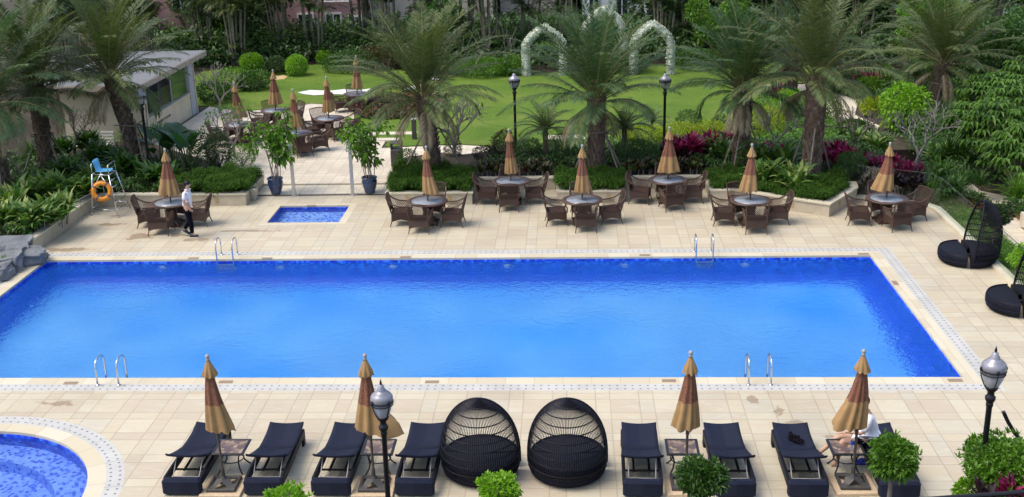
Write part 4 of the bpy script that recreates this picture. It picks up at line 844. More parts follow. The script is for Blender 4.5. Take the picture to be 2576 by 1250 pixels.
b=MB(); b.box(-1.2,2.0,.95,.6,2.2,.6,bev=.03); b.box(-1.2,2.0,1.5,.35,.5,.45,bev=.03); b.build('bar_shelf','winglass',r)
w_=MB().box(-.1,4.7,1.72,.05,2.0,1.25).build('window','kioskin',r); MB().box(-.065,4.7,1.72,.02,1.9,1.2).build('pane','greenglass',w_)
w_=MB().box(-.1,2.2,1.5,.02,2.6,.8).build('glass_screen','glass',r)
b=MB(); b.box(-1.8,3.6,2.62,4.1,8.6,.07); b.build('roof','roofgrey',r)
b=MB(); b.box(.26,3.6,2.53,.05,8.7,.22); b.box(-1.8,-.73,2.53,4.1,.05,.22); b.build('roof_edge','roofedge',r)
def text(body,size,loc,rot,mat,parent,name='lettering'):
    c=bpy.data.curves.new(name,'FONT'); c.body=body; c.size=size; c.extrude=.004; c.align_x='CENTER'; o=bpy.data.objects.new(name,c); COL.objects.link(o); c.materials.append(m[mat]); o.location=loc; o.rotation_euler=rot; o.parent=parent
    dg=bpy.context.evaluated_depsgraph_get(); me=bpy.data.meshes.new_from_object(o.evaluated_get(dg)); q=bpy.data.objects.new(name,me); COL.objects.link(q); q.location=loc; q.rotation_euler=rot; q.parent=parent; bpy.data.objects.remove(o); return q
text('SWIMMING POOL BAR',.17,(.008,2.2,.62),(PI/2,0,PI/2),'greyband',r,'counter_lettering')
# white folding chairs by kiosk
for i,(dx,lab) in enumerate([(0,'left white slatted chair stacked against the kiosk wall'),(.75,'right white slatted chair stacked against the kiosk wall')]):
    P=at(222,368,.3); r=thing('slatted_chair',lab,'chair',(P.x+dx,P.y,.0),0,'white chairs by the kiosk'); b=MB()
    for k in range(5): b.box(0,.0,.35+.13*k,.55,.03,.06)
    b.box(-.3,0,.45,.05,.05,.9); b.box(.3,0,.45,.05,.05,.9); b.build('backrest','white',r); b=MB()
    for k in range(5): b.box(0,-.1-.1*k,.42,.55,.07,.03)
    b.build('seat','white',r)
    for sx in(-.27,.27): MB().box(sx,-.5,.21,.05,.05,.42).build('leg','white',r)
# ------------------------------------------------------------ dining furniture
def wicker_chair(mat='wicker',rim='wickrim'):
    r=thing('wicker_armchair','x','chair')
    W2=.31
    b=MB(); b.box(0,.02,.40,.56,.52,.07,bev=.02); b.build('seat',mat,r)
    # skirt, arched lower edges
    b=MB()
    def panel(p0,p1,ztop,n_=8):
        vs=[]
        for i in range(n_+1):
            t=i/n_; x=p0[0]+(p1[0]-p0[0])*t; y=p0[1]+(p1[1]-p0[1])*t; zb=.15+.07*math.sin(PI*t); vs+=[(x,y,zb),(x,y,ztop)]
        b.add(vs,[(2*i,2*i+2,2*i+3,2*i+1) for i in range(n_)])
    panel((-.30,-.29),(.30,-.29),.46); panel((.30,-.29),(.31,.30),.44); panel((.31,.30),(-.31,.30),.41); panel((-.31,.30),(-.30,-.29),.44); b.build('skirt',mat,r)
    # back lattice
    b=MB(); 
    def back(u,v): # u -1..1, v 0..1
        z=.44+.50*v+.035*(1-u*u)*v; return Vector((u*(.295+.035*v),-.29-.13*v-.03*(1-u*u),z))
    n_=9
    for i in range(-n_,n_+1):
        for sgn in(1,-1):
            pts=[]
            for k in range(7):
                v_=k/6; u=i/n_*1.6+sgn*(v_-.5)*1.6
                if abs(u)<=1: pts.append(back(u,v_))
            if len(pts)>1: b.tube(pts,.008,3,cap=False)
    b.build('backrest',mat,r)
    b=MB(); b.tube([back(-1,0),back(-1,.5),back(-1,.93)]+[back(u/5,1.0) for u in range(-5,6)]+[back(1,.93),back(1,.5),back(1,0)],.019,6)
    b.tube([back(-1,.22),back(0,.22),back(1,.22)],.012,5); b.build('back_frame',rim,r)
    b=MB(); vs=[]
    for i in range(9): u=i/4-1; vs+=[tuple(back(u,-.02)),tuple(back(u,.26))]
    b.add(vs,[(2*i,2*i+2,2*i+3,2*i+1) for i in range(8)]); b.build('back_panel',mat,r)
    for s in(-1,1):
        A=[(s*.325,-.40,.84),(s*.345,-.28,.74),(s*.35,-.10,.665),(s*.345,.10,.645),(s*.335,.26,.63),(s*.325,.315,.58),(s*.315,.31,.42)]
        b=MB(); b.tube(A,.021,6)
        for k in range(10):
            y0=-.26+.055*k
            for g in(1,-1):
                y1=y0+g*.17
                if -.29<=y1<=.30:
                    ztop=.66+max(0,(-.05-y1))*.5; b.tube([(s*.315,y0,.43),(s*.34,y1,ztop)],.0075,3,cap=False)
        b.build('armrest',rim,r)
    for sx,sy in((-1,1),(1,1),(-1,-1),(1,-1)):
        b=MB(); b.tube([(sx*.28,sy*.27,.42),(sx*.29,sy*.285,.16),(sx*.315,sy*.34,.0)],[.022,.018,.014],6); b.build('leg',rim,r)
    return r
KC=Kind(wicker_chair)
def table():
    r=thing('dining_table','x','table'); b=MB(); b.lathe([(.50,.735),(.50,.742),(.001,.742)],40); b.build('glass_top','glasstop',r,True)
    b=MB(); b.lathe([(.495,.70),(.60,.70),(.63,.712),(.635,.73),(.62,.748),(.56,.752),(.50,.749),(.495,.735)],40,cap=False); b.build('rim','wickrim',r,True)
    b=MB(); b.lathe([(.30,.0),(.31,.04),(.24,.08),(.17,.22),(.15,.4),(.19,.56),(.34,.69),(.40,.70)],24); b.build('pedestal','wicker',r,True)
    for k in range(4):
        a=PI/4+k*PI/2; b=MB(); b.tube([(.2*math.cos(a),.2*math.sin(a),.16),(.33*math.cos(a),.33*math.sin(a),.07),(.42*math.cos(a),.42*math.sin(a),.04)],[.05,.045,.05],6); b.build('foot','wickrim',r)
    return r
KT=Kind(table)
def umbrella(seed,H=2.5,zb=1.12,wid=.26,flare=0,fl_az=0,drift=(0,0),stand=False,tilt=0):
    rng=random.Random(seed); wid*=.88; r=thing('closed_umbrella','x','umbrella')
    b=MB(); b.tube([(0,0,.05),(0,0,1.0)],.024,8); b.tube([(0,0,.95),(0,0,H-.12)],.019,8); b.build('pole','umbpole',r)
    b=MB(); b.lathe([(.012,H-.10),(.02,H-.06),(.035,H-.045),(.035,H-.03),(.018,H-.02),(.038,H+.005),(.04,H+.03),(.025,H+.055),(.003,H+.065)],14); b.build('finial','finial',r,True)
    # canopy body
    N=64; zt=H-.36; L=zt-zb; b=MB(); rings=[]; K_=14; ph=rng.random()*6
    for i in range(K_+1):
        t=i/K_; z=zt+.10-(L+.10)*t; base=.055+(wid-.055)*t**.9; ring_=[]
        for k in range(N):
            a=2*PI*k/N; fold=1+.24*math.sin(8*a+ph+1.3*math.sin(a*2+seed)+.8*t)*.75*(.35+.65*t); 
            fl=flare*max(0,math.cos(a-fl_az))**3*max(0,(t-.45)/.55)**1.3
            rr=base*fold*(1+.08*math.sin(a*3+seed*1.7))+fl; hem=0
            if i==K_: hem=.055*abs(math.sin(4*a+ph*.5))+.10*max(0,math.cos(a-fl_az))*min(1,flare*3)
            ring_.append((rr*math.cos(a)+drift[0]*t*t,rr*math.sin(a)*.85+drift[1]*t*t,z-hem+rng.gauss(0,.003)))
        rings.append(ring_)
    vs=[p for q in rings for p in q]; fs=[(i*N+k,(i+1)*N+k,(i+1)*N+(k+1)%N,i*N+(k+1)%N) for i in range(K_) for k in range(N)]
    b.add(vs,fs); mi=[]
    for i in range(K_):
        t=(i+.5)/K_; mi+=[1 if t<.56 else 0]*N
    b.mi=mi; b.build('canopy',['tan','rust'],r,True)
    b=MB(); rings=[]
    for i in range(7):
        t=i/6; z=H-.06-.25*t; ring_=[]
        for k in range(N):
            a=2*PI*k/N; rr=(.035+.095*t)*(1+.12*t*math.sin(8*a+ph+1)); ring_.append((rr*math.cos(a),rr*math.sin(a),z-(.05*abs(math.sin(4*a+1)) if i==6 else 0)))
        rings.append(ring_)
    b.add([p for q in rings for p in q],[(i*N+k,(i+1)*N+k,(i+1)*N+(k+1)%N,i*N+(k+1)%N) for i in range(6) for k in range(N)]); b.build('vent_cap','tan',r,True)
    b=MB(); b.lathe([(.03,.98),(.034,1.0),(.034,1.1),(.026,1.13)],10); b.tube([(.03,0,1.05),(.075,0,1.05),(.075,0,1.11)],.008,5); b.build('crank','umbpole',r)
    b=MB()
    for k in range(8):
        a=k*PI/4; b.tube([(.03*math.cos(a),.03*math.sin(a),zb+.25),(wid*.55*math.cos(a)+drift[0],wid*.5*math.sin(a)+drift[1],zb-.03)],.006,4)
    b.build('ribs','umbpole',r)
    if stand:
        b=MB(); o_=[(-.26,-.26),(.26,-.26),(.26,.26),(-.26,.26)]
        for x,y,sx,sy in((0,-.235,.52,.05),(0,.235,.52,.05),(-.235,0,.05,.42),(.235,0,.05,.42)): b.box(x,y,.03,sx,sy,.06,bev=.008)
        vs=[];
        for q,z,wd in((.0,.13,.05),(.10,.11,.06),(.2,.05,.05),(.25,.03,.04)):
            pass
        for k in range(4):
            a=PI/4+k*PI/2; d=Vector((math.cos(a),math.sin(a),0)); sd=Vector((-d.y,d.x,0)); vs=[]
            for q,z,wd in((.02,.16,.05),(.10,.13,.085),(.2,.07,.06),(.32,.045,.035)): vs+=[tuple(d*q-sd*wd+Vector((0,0,z))),tuple(d*q+sd*wd+Vector((0,0,z)))]
            b.add(vs,[(2*i,2*i+1,2*i+3,2*i+2) for i in range(3)])
        b.lathe([(.12,.09),(.06,.15),(.035,.2),(.033,.34),(.026,.35)],14); b.build('base','iron',r)
    else:
        b=MB(); b.lathe([(.22,0),(.22,.05),(.06,.08),(.03,.1),(.03,.3)],16); b.build('base','iron',r)
    return r
TS=[('T1',(-12.5,34.42),0,'beside the standing man'),('T2',(-4.41,34.34),0,'right of the square pool'),('T3',(-1.92,36.6),0,'in the left stone recess'),('T4',(.37,34.32),0,'in front of the central palm planter'),('T5',(3.17,36.55),0,'in the right stone recess'),('T6',(5.46,34.12),0,'in front of the jutting planter'),('T7',(9.55,34.2),.12,'nearest the glass balustrade'),
 ('U1',(-13.35,45.5),.5,'nearest the kiosk'),('U2',(-12.5,48.19),.6,'at the back left of the patio'),('U3',(-10.6,43.75),.35,'behind the left potted tree'),('U4',(-9.86,46.45),.5,'on the right side of the patio'),('U5',(-9.6,51.6),.3,'beside the flower bed')]
us={'T1':dict(wid=.34,drift=(-.02,0)),'T2':dict(wid=.24,drift=(.10,0),flare=.08,fl_az=-1),'T3':dict(wid=.23,drift=(.03,0)),'T4':dict(wid=.27),'T5':dict(wid=.36),'T6':dict(wid=.28,drift=(-.06,0)),'T7':dict(wid=.33,drift=(-.14,0)),'U1':dict(wid=.30,drift=(.12,0)),'U2':dict(wid=.32,drift=(.03,0)),'U3':dict(wid=.27,drift=(.03,0)),'U4':dict(wid=.27,drift=(0,0)),'U5':dict(wid=.26)}
usd={'T1':'wide-hemmed','T2':'slim','T3':'narrow','T4':'evenly folded','T5':'widest','T6':'full','T7':'swept left','U1':'blown right','U2':'tall','U3':'slim','U4':'upright','U5':'half hidden'}
for i,(k,(x,y),rz,desc) in enumerate(TS):
    z=.05 if k[0]=='U' else 0
    KT.put((x,y,z),rz,f'round wicker table with grey stone-look top {desc}','round dining tables')
    for j,side in enumerate(('pool','right','garden','left')):
        a=rz+[-PI/2,0,PI/2,PI][j]+rnd.gauss(0,.09); d=.81+rnd.gauss(0,.045)
        KC.put((x+d*math.cos(a),y+d*math.sin(a),z),a-PI/2+PI+rnd.gauss(0,.10),f'wicker armchair, {side} side of the table {desc}','wicker armchairs round the dining tables')
    if k=='U2' or k[0]=='T' or k[0]=='U':
        u=umbrella(20+i,H=2.42,zb=1.05,**us[k]); u.location=(x,y,z); u['label']=f'tan and rust umbrella, {usd[k]}, over the table {desc}'; u['group']='closed umbrellas over the dining tables'; u.rotation_euler=(R_(rnd.gauss(0,.6)),R_(rnd.gauss(0,.8)),rz)
# rust chair on the far path
P=at(2926,0,0) if False else at(1960,238,.08); r=dup(KC.root,(P.x,P.y,.08),-2.2,'reddish wicker chair standing alone on the cream path at the right','lone wicker chair')
# ------------------------------------------------------------ pool ladders
def ladder():
    r=thing('pool_ladder','x','ladder')
    for s in(-.235,.235):
        b=MB(); pts=[(s,.36,0),(s,.36,.36)]+[(s,.36-.24*(1-math.cos(a)),.43+.15*math.sin(a)) for a in [PI*k/8 for k in range(1,8)]]+[(s,-.13,.36),(s,-.12,.0),(s,-.12,-.66)]
        b.tube(pts,.021,8); b.lathe([(.05,.001),(.05,.012),(.025,.03)],12,0,(s,.36,0)); b.build('handrail','steel',r,True)
    for k in range(3):
        b=MB().box(0,-.12,-.16-.2*k,.45,.09,.025,bev=.008); b.build('tread','steel_b',r)
    return r
KL=Kind(ladder)
for (x,y,rz,lab) in ((-9.87,PY1+.03,0,'steel pool ladder on the far edge at the left, near the standing man'),(3.75,PY1+.03,0,'steel pool ladder on the far edge at the right'),):
    KL.put((x,y,0),rz,lab,'steel pool ladders')
for D,lab in (((279,962),'steel pool ladder on the near edge at the left, above the round pool'),((1908,960),'steel pool ladder on the near edge at the right')):
    P=at(*D,0); KL.put((P.x,PY0-.03,0),PI,lab,'steel pool ladders')
for i,(D,rz,lab) in enumerate([((178,964),0,'brown drain lid in the near coping left of the left ladder'),((568,961),0,'brown drain lid in the near coping beside the leftmost sunbed umbrella'),((1087,961),0,'brown drain lid in the near coping above the left hooded daybed'),((1683,958),0,'brown drain lid in the near coping above the third sunbed umbrella'),((2403,957),0,'brown drain lid at the right end of the near coping'),
   ((487,650),0,'brown drain lid in the far coping left of the left ladder'),((672,650),0,'brown drain lid in the far coping below the small square pool'),((1020,647),0,'brown drain lid in the far coping left of centre'),((1622,642),0,'brown drain lid in the far coping left of the right ladder'),((2172,639),0,'brown drain lid at the right end of the far coping'),((2252,712),PI/2,'brown drain lid in the right coping'),((783,517),0,'brown drain lid in the paving above the small square pool')]):
    P=at(*D,0); y=P.y
    b=MB().box(0,0,.004,.30,.13,.008); o=b.build('drain_lid','drain'); o.location=(P.x,y,0); o.rotation_euler=(0,0,rz); tag(o,lab,'drain lid','brown drain lids in the coping')
# underwater lamps on far wall
for i,D in enumerate([(405,700),(700,700),(985,700),(1275,697),(1572,697),(1880,697)]):
    P=at(D[0],665,-.1); b=MB(); b.lathe([(.001,0),(.09,0),(.11,.02),(.10,.05)],16); o=b.build('pool_light','white'); o.location=(P.x,PY1-.02,-.42); o.rotation_euler=(PI/2,0,0); tag(o,f'round white underwater light, {["first","second","third","fourth","fifth","sixth"][i]} from the left along the far pool wall','pool light','underwater pool lights')
# ------------------------------------------------------------ loungers
def lounger():
    r=thing('sun_lounger','x','sun lounger')  # local: head end at y=0 facing the viewer, foot at y=2.05
    W=.66
    def sheet(prof,w0,w1,th=.035,n_=8):
        b=MB(); vs=[];K_=len(prof)
        for j,(y,z) in enumerate(prof):
            for i in range(n_+1):
                u=i/n_*2-1; w_=w0+(w1-w0)*j/(K_-1); vs.append((u*w_/2,y,z+.035*u*u*(.4+.6*abs(2*j/(K_-1)-1))))
        n1=n_+1; top=[(j*n1+i,j*n1+i+1,(j+1)*n1+i+1,(j+1)*n1+i) for j in range(K_-1) for i in range(n_)]; N=len(vs)
        vs2=[(x,y,z-th) for x,y,z in vs]; bot=[tuple(q+N for q in f[::-1]) for f in top]; side=[]
        for j in range(K_-1): side+=[(j*n1,(j+1)*n1,(j+1)*n1+N,j*n1+N),((j+1)*n1+n_,j*n1+n_,j*n1+n_+N,(j+1)*n1+n_+N)]
        for i in range(n_): side+=[(i+1,i,i+N,i+1+N),((K_-1)*n1+i,(K_-1)*n1+i+1,(K_-1)*n1+i+1+N,(K_-1)*n1+i+N)]
        return b.add(vs+vs2,top+bot+side)
    sheet([(.42,.60),(.46,.565),(.55,.53),(.75,.465),(.95,.40),(1.1,.36)],W+.10,W).build('backrest','rattan',r,True)
    sheet([(1.11,.352),(1.4,.345),(1.7,.365),(1.95,.40),(2.04,.415)],W,W).build('seat','rattan',r,True)
    b=MB(); b.box(0,.07,.175,W+.04,.17,.32,bev=.045); b.build('head_panel','rattan',r)
    for s in(-1,1):
        b=MB(); b.box(s*(W/2-.005),.62,.25,.06,1.0,.15,bev=.012); b.box(s*(W/2-.01),1.5,.25,.05,1.0,.14,bev=.012); b.box(s*(W/2-.01),1.93,.15,.05,.16,.30,bev=.012); b.build('side_rail','rattan_d',r)
    b=MB(); b.box(0,.62,.20,W-.06,.03,.03); b.box(-.14,.9,.19,.04,.6,.03); b.box(.14,.9,.19,.04,.6,.03); b.build('base_frame','black',r); MB().box(0,1.95,.2,W-.1,.05,.05).build('cross_bar','black',r)
    for s in(-1,1):
        b=MB().tube([(s*.24,.30,.23),(s*.245,.62,.49)],.008,5); b.build('prop_rod','finial',r)
    b=MB().tube([(-.24,.30,.23),(.24,.30,.23)],.008,5); b.build('prop_bar','finial',r)
    return r
KG=Kind(lounger); lx=[-6.98,-5.50,-4.29,-2.79,1.24,2.86,4.11,5.68]
ll=['leftmost dark rattan sunbed, left of the first umbrella','dark rattan sunbed right of the first umbrella','dark rattan sunbed left of the second umbrella and lamp post','dark rattan sunbed left of the left hooded daybed','dark rattan sunbed right of the right hooded daybed','dark rattan sunbed right of the third umbrella','dark rattan sunbed with a black cloth lying on it','rightmost dark rattan sunbed, with the seated person, half behind the clipped tree']
for x,l in zip(lx,ll): KG.put((x,18.02,0),rnd.gauss(0,.01),l,'dark rattan sunbeds by the pool')
rng=np.random.default_rng(4); b=MB()
for k in range(26):
    c=rng.normal(0,1,3)*np.array([.085,.07,.012]); b.lathe([(.001,-.02),(.03,-.012),(.042,0),(.03,.02),(.001,.028)],7,0,tuple(c+np.array([0,0,.03])),cap=False)
o=b.build('black_cloth','cloth',None,True); P=at(1996,1105,.36); o.location=(P.x,P.y,.365); o.rotation_euler=(0,0,-.5); tag(o,'crumpled black cloth lying on the second sunbed from the right','cloth')
# side tables
def side_table():
    r=thing('side_table','x','side table'); b=MB(); b.box(0,0,.475,.50,.50,.012); b.build('tiled_top','tiletop',r)
    b=MB()
    for x,y,sx,sy in((0,-.275,.60,.05),(0,.275,.60,.05),(-.275,0,.05,.50),(.275,0,.05,.50)): b.box(x,y,.472,sx,sy,.035,bev=.008)
    b.build('frame','black',r)
    for k in range(4):
        a=PI/4+k*PI/2; c,s=math.cos(a),math.sin(a); b=MB(); b.tube([(c*q,s*q,z) for q,z in((.30,.455),(.24,.36),(.21,.25),(.24,.13),(.33,.02),(.36,.012))],.015,6); b.build('leg','black',r)
    b=MB(); b.tube([(.21*math.cos(a),.21*math.sin(a),.25) for a in [2*PI*k/16 for k in range(16)]],.012,5,closed=True); b.build('ring_brace','black',r)
    return r
KS=Kind(side_table)
for (D,lab) in (((582,1124),'square tiled side table by the first sunbed umbrella'),((953,1124),'square tiled side table behind the left lamp post'),((1716,1124),'square tiled side table by the third sunbed umbrella'),((2128,1124),'square tiled side table holding the water bottle')):
    P=at(*D,.48); KS.put((P.x,P.y,0),rnd.gauss(0,.02),lab,'tiled side tables between the sunbeds')
# near umbrellas
nu=[((565,1222),dict(wid=.23,drift=(.06,0),flare=.06,fl_az=-.2),(0,-.018),'leftmost sunbed umbrella, closed, hem drifting right'),((942,1222),dict(wid=.24,drift=(-.02,0),flare=.42,fl_az=.0),(0,-.006),'closed sunbed umbrella behind the left lamp post, one flap blown out'),((1724,1218),dict(wid=.25,drift=(-.05,0)),(0,.012),'closed sunbed umbrella behind the small clipped tree, right of the daybeds'),((2144,1216),dict(wid=.27,drift=(-.12,0),flare=.10,fl_az=PI),(0,.006),'closed sunbed umbrella hiding the seated person')]
for i,(D,kw,tl,lab) in enumerate(nu):
    P=at(*D,.05); b=MB().box(0,0,.03,.74,.74,.06,bev=.006); o=b.build('stone_slab','slab'); o.location=(P.x,P.y,0); o.rotation_euler=(0,0,.02*i); tag(o,['granite slab under the leftmost sunbed umbrella','granite slab under the umbrella behind the left lamp post','granite slab under the umbrella behind the small clipped tree','granite slab under the umbrella beside the seated person'][i],'stone slab','granite slabs under the sunbed umbrellas')
    u=umbrella(50+i,H=2.52,zb=1.17,stand=True,**kw); u.location=(P.x,P.y,.06); u.rotation_euler=(tl[0],tl[1],0); u['label']=lab; u['group']='closed umbrellas between the sunbeds'
# ------------------------------------------------------------ hooded daybeds
def daybed():
    """local: opening faces +y, hood at the back (-y)"""
    r=thing('hooded_daybed','x','daybed')
    def drum(a0,a1,cx,cy,rad,name,zt=.36):
        b=MB(); n_=26; A=[a0+(a1-a0)*k/n_ for k in range(n_+1)]; prof=[(.86,.02),(.96,.08),(1.0,.18),(1.0,.28),(.97,.34),(.93,zt),(.0,zt-.01)]
        vs=[(cx+rad*q*math.cos(a),cy+rad*q*math.sin(a),z) for q,z in prof for a in A]; n1=n_+1
        b.add(vs,[(i*n1+k,i*n1+k+1,(i+1)*n1+k+1,(i+1)*n1+k) for i in range(len(prof)-1) for k in range(n_)])
        # close the cut side
        L_=[(cx+rad*q*math.cos(a0),cy+rad*q*math.sin(a0),z) for q,z in prof]; R2=[(cx+rad*q*math.cos(a1),cy+rad*q*math.sin(a1),z) for q,z in prof]
        b.add(L_+R2,[tuple(range(len(L_))),tuple(range(len(L_),2*len(L_)))][:2])
        o=b.build(name,'rattan_d',r,True); b=MB()
        for q,z in((.875,.03),(1.0,.15),(1.005,.26),(.96,.35)): b.tube([(cx+rad*q*math.cos(a),cy+rad*q*math.sin(a),z) for a in A],.011,4)
        for k in range(0,n_*2+1):
            a=a0+(a1-a0)*k/(n_*2); b.tube([(cx+rad*q*1.008*math.cos(a),cy+rad*q*1.008*math.sin(a),z) for q,z in prof[:6]],.0065,3,cap=False)
        b.build('weave','rattan',o); return o
    drum(-PI-.12,.12,0,.0,.70,'seat')
    drum(.12,PI-.12,0,.09,.70,'footstool',.33)
    def S(a,t): # a: -pi..0 back half, t 0..1 height
        z=.20+1.34*t; rr=.715*max(0,(1-t*t))**.5*(1+.03*math.sin(PI*t)); cy=-.02-.20*t**1.3; 
        return Vector((rr*math.cos(a),cy+rr*1.02*math.sin(a),z+.05*math.sin(PI*t)))
    b=MB(); na=56; T=[math.sin(PI/2*k/16) for k in range(17)]; T[-1]=.9995
    A0,A1=-PI-.05,.05
    for k in range(na+1):
        a=A0+(A1-A0)*k/na; b.tube([S(a,t) for t in T],.0082,3,cap=False)
    b.build('hood_canes','rattan_d',r)
    b=MB()
    for t in (.06,.17,.28,.39,.50,.61,.72,.83,.93): b.tube([S(A0+(A1-A0)*k/24,t) for k in range(25)],.012,5)
    b.build('hood_hoops','rattan_d',r)
    b=MB(); b.tube([S(A0,t) for t in T]+[S(A1,t) for t in T[::-1]],.026,6); b.build('hood_rim','rattan_d',r,True)
    return r
KD=Kind(daybed)
for x,y,rz,lab in ((-1.67,18.95,0,'left black hooded daybed between the sunbeds, its back to the viewer'),(-.08,18.95,0,'right black hooded daybed between the sunbeds, its back to the viewer')):
    KD.put((x,y,0),rz,lab,'black woven hooded daybeds',(1.0,1.0,1.03))
KD.put((10.85,30.5,0),PI/2-.12,'black hooded daybed on the right deck facing the pool, seen from the side','black woven hooded daybeds',(1.02,1.02,1.12))
KD.put((10.95,26.95,0),PI/2-.12,'black hooded daybed cut off by the right edge of the photo','black woven hooded daybeds',(1.02,1.02,1.12))
# ------------------------------------------------------------ lamp posts
def lamp_post(Hh=3.0):
    r=thing('lamp_post','x','lamp post'); z=Hh
    b=MB(); b.lathe([(.13,0),(.13,.15),(.09,.2),(.075,.5),(.05,.6),(.048,z-.86),(.06,z-.84),(.06,z-.80),(.045,z-.78)],14); b.build('pole','black',r,True)
    b=MB(); b.lathe([(.05,z-.80),(.085,z-.74),(.085,z-.70),(.06,z-.68),(.055,z-.63),(.10,z-.58),(.11,z-.55),(.10,z-.54)],18); b.build('collar','black',r,True)
    b=MB(); b.lathe([(.095,z-.545),(.13,z-.49),(.165,z-.40),(.19,z-.30)],24,cap=False); b.build('glass_bowl','lampglass',r,True)
    b=MB(); b.lathe([(.03,z-.54),(.03,z-.45),(.045,z-.42),(.04,z-.36),(.001,z-.33)],10); b.build('bulb','lampcap',r,True)
    b=MB(); b.lathe([(.192,z-.30),(.20,z-.27),(.195,z-.22),(.17,z-.185),(.13,z-.165),(.125,z-.15),(.085,z-.135),(.075,z-.125),(.075,z-.10),(.055,z-.085),(.05,z-.045),(.02,z-.035)],28); b.build('dome','lampcap',r,True)
    b=MB(); b.lathe([(.008,z-.04),(.022,z-.02),(.022,z),(.006,z+.045),(.001,z+.06)],10); b.build('finial','black',r,True)
    b=MB(); 
    for zz,q in((z-.30,.203),(z-.345,.195)): b.tube([(q*math.cos(a),q*math.sin(a),zz) for a in [2*PI*k/28 for k in range(28)]],.008,5,closed=True)
    for k in range(56): a=2*PI*k/56; b.tube([(.2*math.cos(a),.2*math.sin(a),z-.30),(.195*math.cos(a),.195*math.sin(a),z-.345)],.0035,3,cap=False)
    for k in range(4):
        a=PI/4+k*PI/2; b.tube([(q*math.cos(a),q*math.sin(a),zz) for q,zz in((.205,z-.27),(.212,z-.30),(.20,z-.36),(.178,z-.42),(.14,z-.50),(.10,z-.56))],.011,5); b.lathe([(.018,z-.31),(.03,z-.29),(.03,z-.27),(.018,z-.25)],8,0,(.2*math.cos(a),.2*math.sin(a),0))
    b.build('cage','black',r); return r
KP=Kind(lamp_post)
def lampat(Dtop,Y,base,lab,s):
    P=aty(Dtop[0],Dtop[1],Y); h=P.z-base; KP.put((P.x,Y,base),rnd.random(),lab,'black lamp posts with glass lanterns',(s,s,h/3.06))
lampat((957,953),16.9,-.55,'near lamp post left of centre, in front of the second sunbed umbrella',.92)
lampat((2507,870),17.3,-.35,'near lamp post at the right, in front of the big round bush',.97)
lampat((350,216),39.6,.3,'far lamp post at the left beside the leaning palm',1.0)
lampat((1293,178),41.9,.3,'far middle lamp post, its lantern hidden by palm fronds',1.0)
lampat((1674,178),41.6,.3,'far lamp post at the right, lantern in front of the right flower arch',1.0)
# ------------------------------------------------------------ potted trees, posts, bin, box
def potted(label,D,seed):
    rng=np.random.default_rng(seed); r=thing('potted_tree',label,'potted plant',at(*D,.05),0,'trees in blue glazed pots'); b=MB()
    b.lathe([(.15,0),(.17,.02),(.19,.1),(.245,.28),(.265,.40),(.25,.47),(.235,.50),(.27,.52),(.275,.55),(.25,.57),(.225,.56),(.22,.48)],28,cap=False); b.build('pot','blueglaze',r,True)
    MB().lathe([(.001,.49),(.225,.49)],20).build('soil','soil',r); st=MB(); b=MB()
    for k in range(9):
        a=k*2.4; q=.07+.05*(k%3); h=rng.uniform(1.2,2.2); lx_,ly_=rng.normal(0,.38,2); p0=(q*math.cos(a),q*math.sin(a),.45); p1=(p0[0]+lx_*.35,p0[1]+ly_*.35,.45+h*.5); p2=(p0[0]+lx_,p0[1]+ly_,.45+h); st.tube([p0,p1,p2],[.016,.013,.008],5)
        for j in range(3):
            t=rng.uniform(.5,1.05); c=[p0[i]+(p2[i]-p0[i])*t+rng.normal(0,.12) for i in range(3)]; cloud(b,rng,24,.30,.30,.24,tuple(c),.19,.62,.4,0,.2,-1,droop=.5)
    b.build('leaves','lush',r); st.build('stems','pole',r); return r
potted('tree in a blue glazed pot left of the patio entrance',(695,487),1)
potted('tree in a blue glazed pot right of the patio entrance',(931,485),2)
for i,(x,lab) in enumerate(((-9.37,'steel door post left of the patio entrance'),(-7.36,'steel door post right of the patio entrance'))):
    r=thing('metal_post',lab,'post',(x,37.62,0),0,'steel posts at the patio entrance'); MB().box(0,0,.93,.11,.07,1.84,bev=.006).build('column','steel_b',r); MB().box(0,0,.01,.22,.16,.02).build('base_plate','steel_b',r)
    s=1 if i==0 else 1; b=MB(); b.tube([(.13*(1),-.02,.02),(.13,-.02,.30),(.20 if i else .05,-.02,.32)],.013,5); b.tube([(-.18 if i==0 else .22,-.02,.05),(-.18 if i==0 else .22,-.02,.25),(0,-.02,.25)],.013,5); b.build('white_pipe','white',r)
P=at(1000,417,.05); r=thing('litter_bin','dark brown litter bin with open top slots behind the left-of-centre planter','litter bin',(P.x,P.y,.05)); b=MB(); b.box(0,0,.33,.42,.40,.66,bev=.04); b.build('body','iron',r)
b=MB(); b.box(-.18,0,.76,.05,.38,.22,bev=.015); b.box(.18,0,.76,.05,.38,.22,bev=.015); b.box(0,0,.885,.44,.42,.06,bev=.025); b.build('hood','iron',r)
r=thing('utility_box','grey metal box at the end of the left stone wall','utility box',(-10.63,37.25,0)); MB().box(0,0,.2,.16,.34,.40,bev=.01).build('cabinet','steel_b',r); MB().box(.085,-.05,.1,.02,.05,.06).build('socket','white',r)
P=at(1560/1.4907*1.0 if False else 1043,350,.05); r=thing('garden_lamp','short dark bollard lamp beside the left-of-centre palm','bollard',(P.x,P.y,.05)); MB().box(0,0,.4,.18,.18,.8,bev=.02).build('column','iron',r); MB().box(0,0,.83,.24,.24,.06,bev=.02).build('cap','steel_b',r)
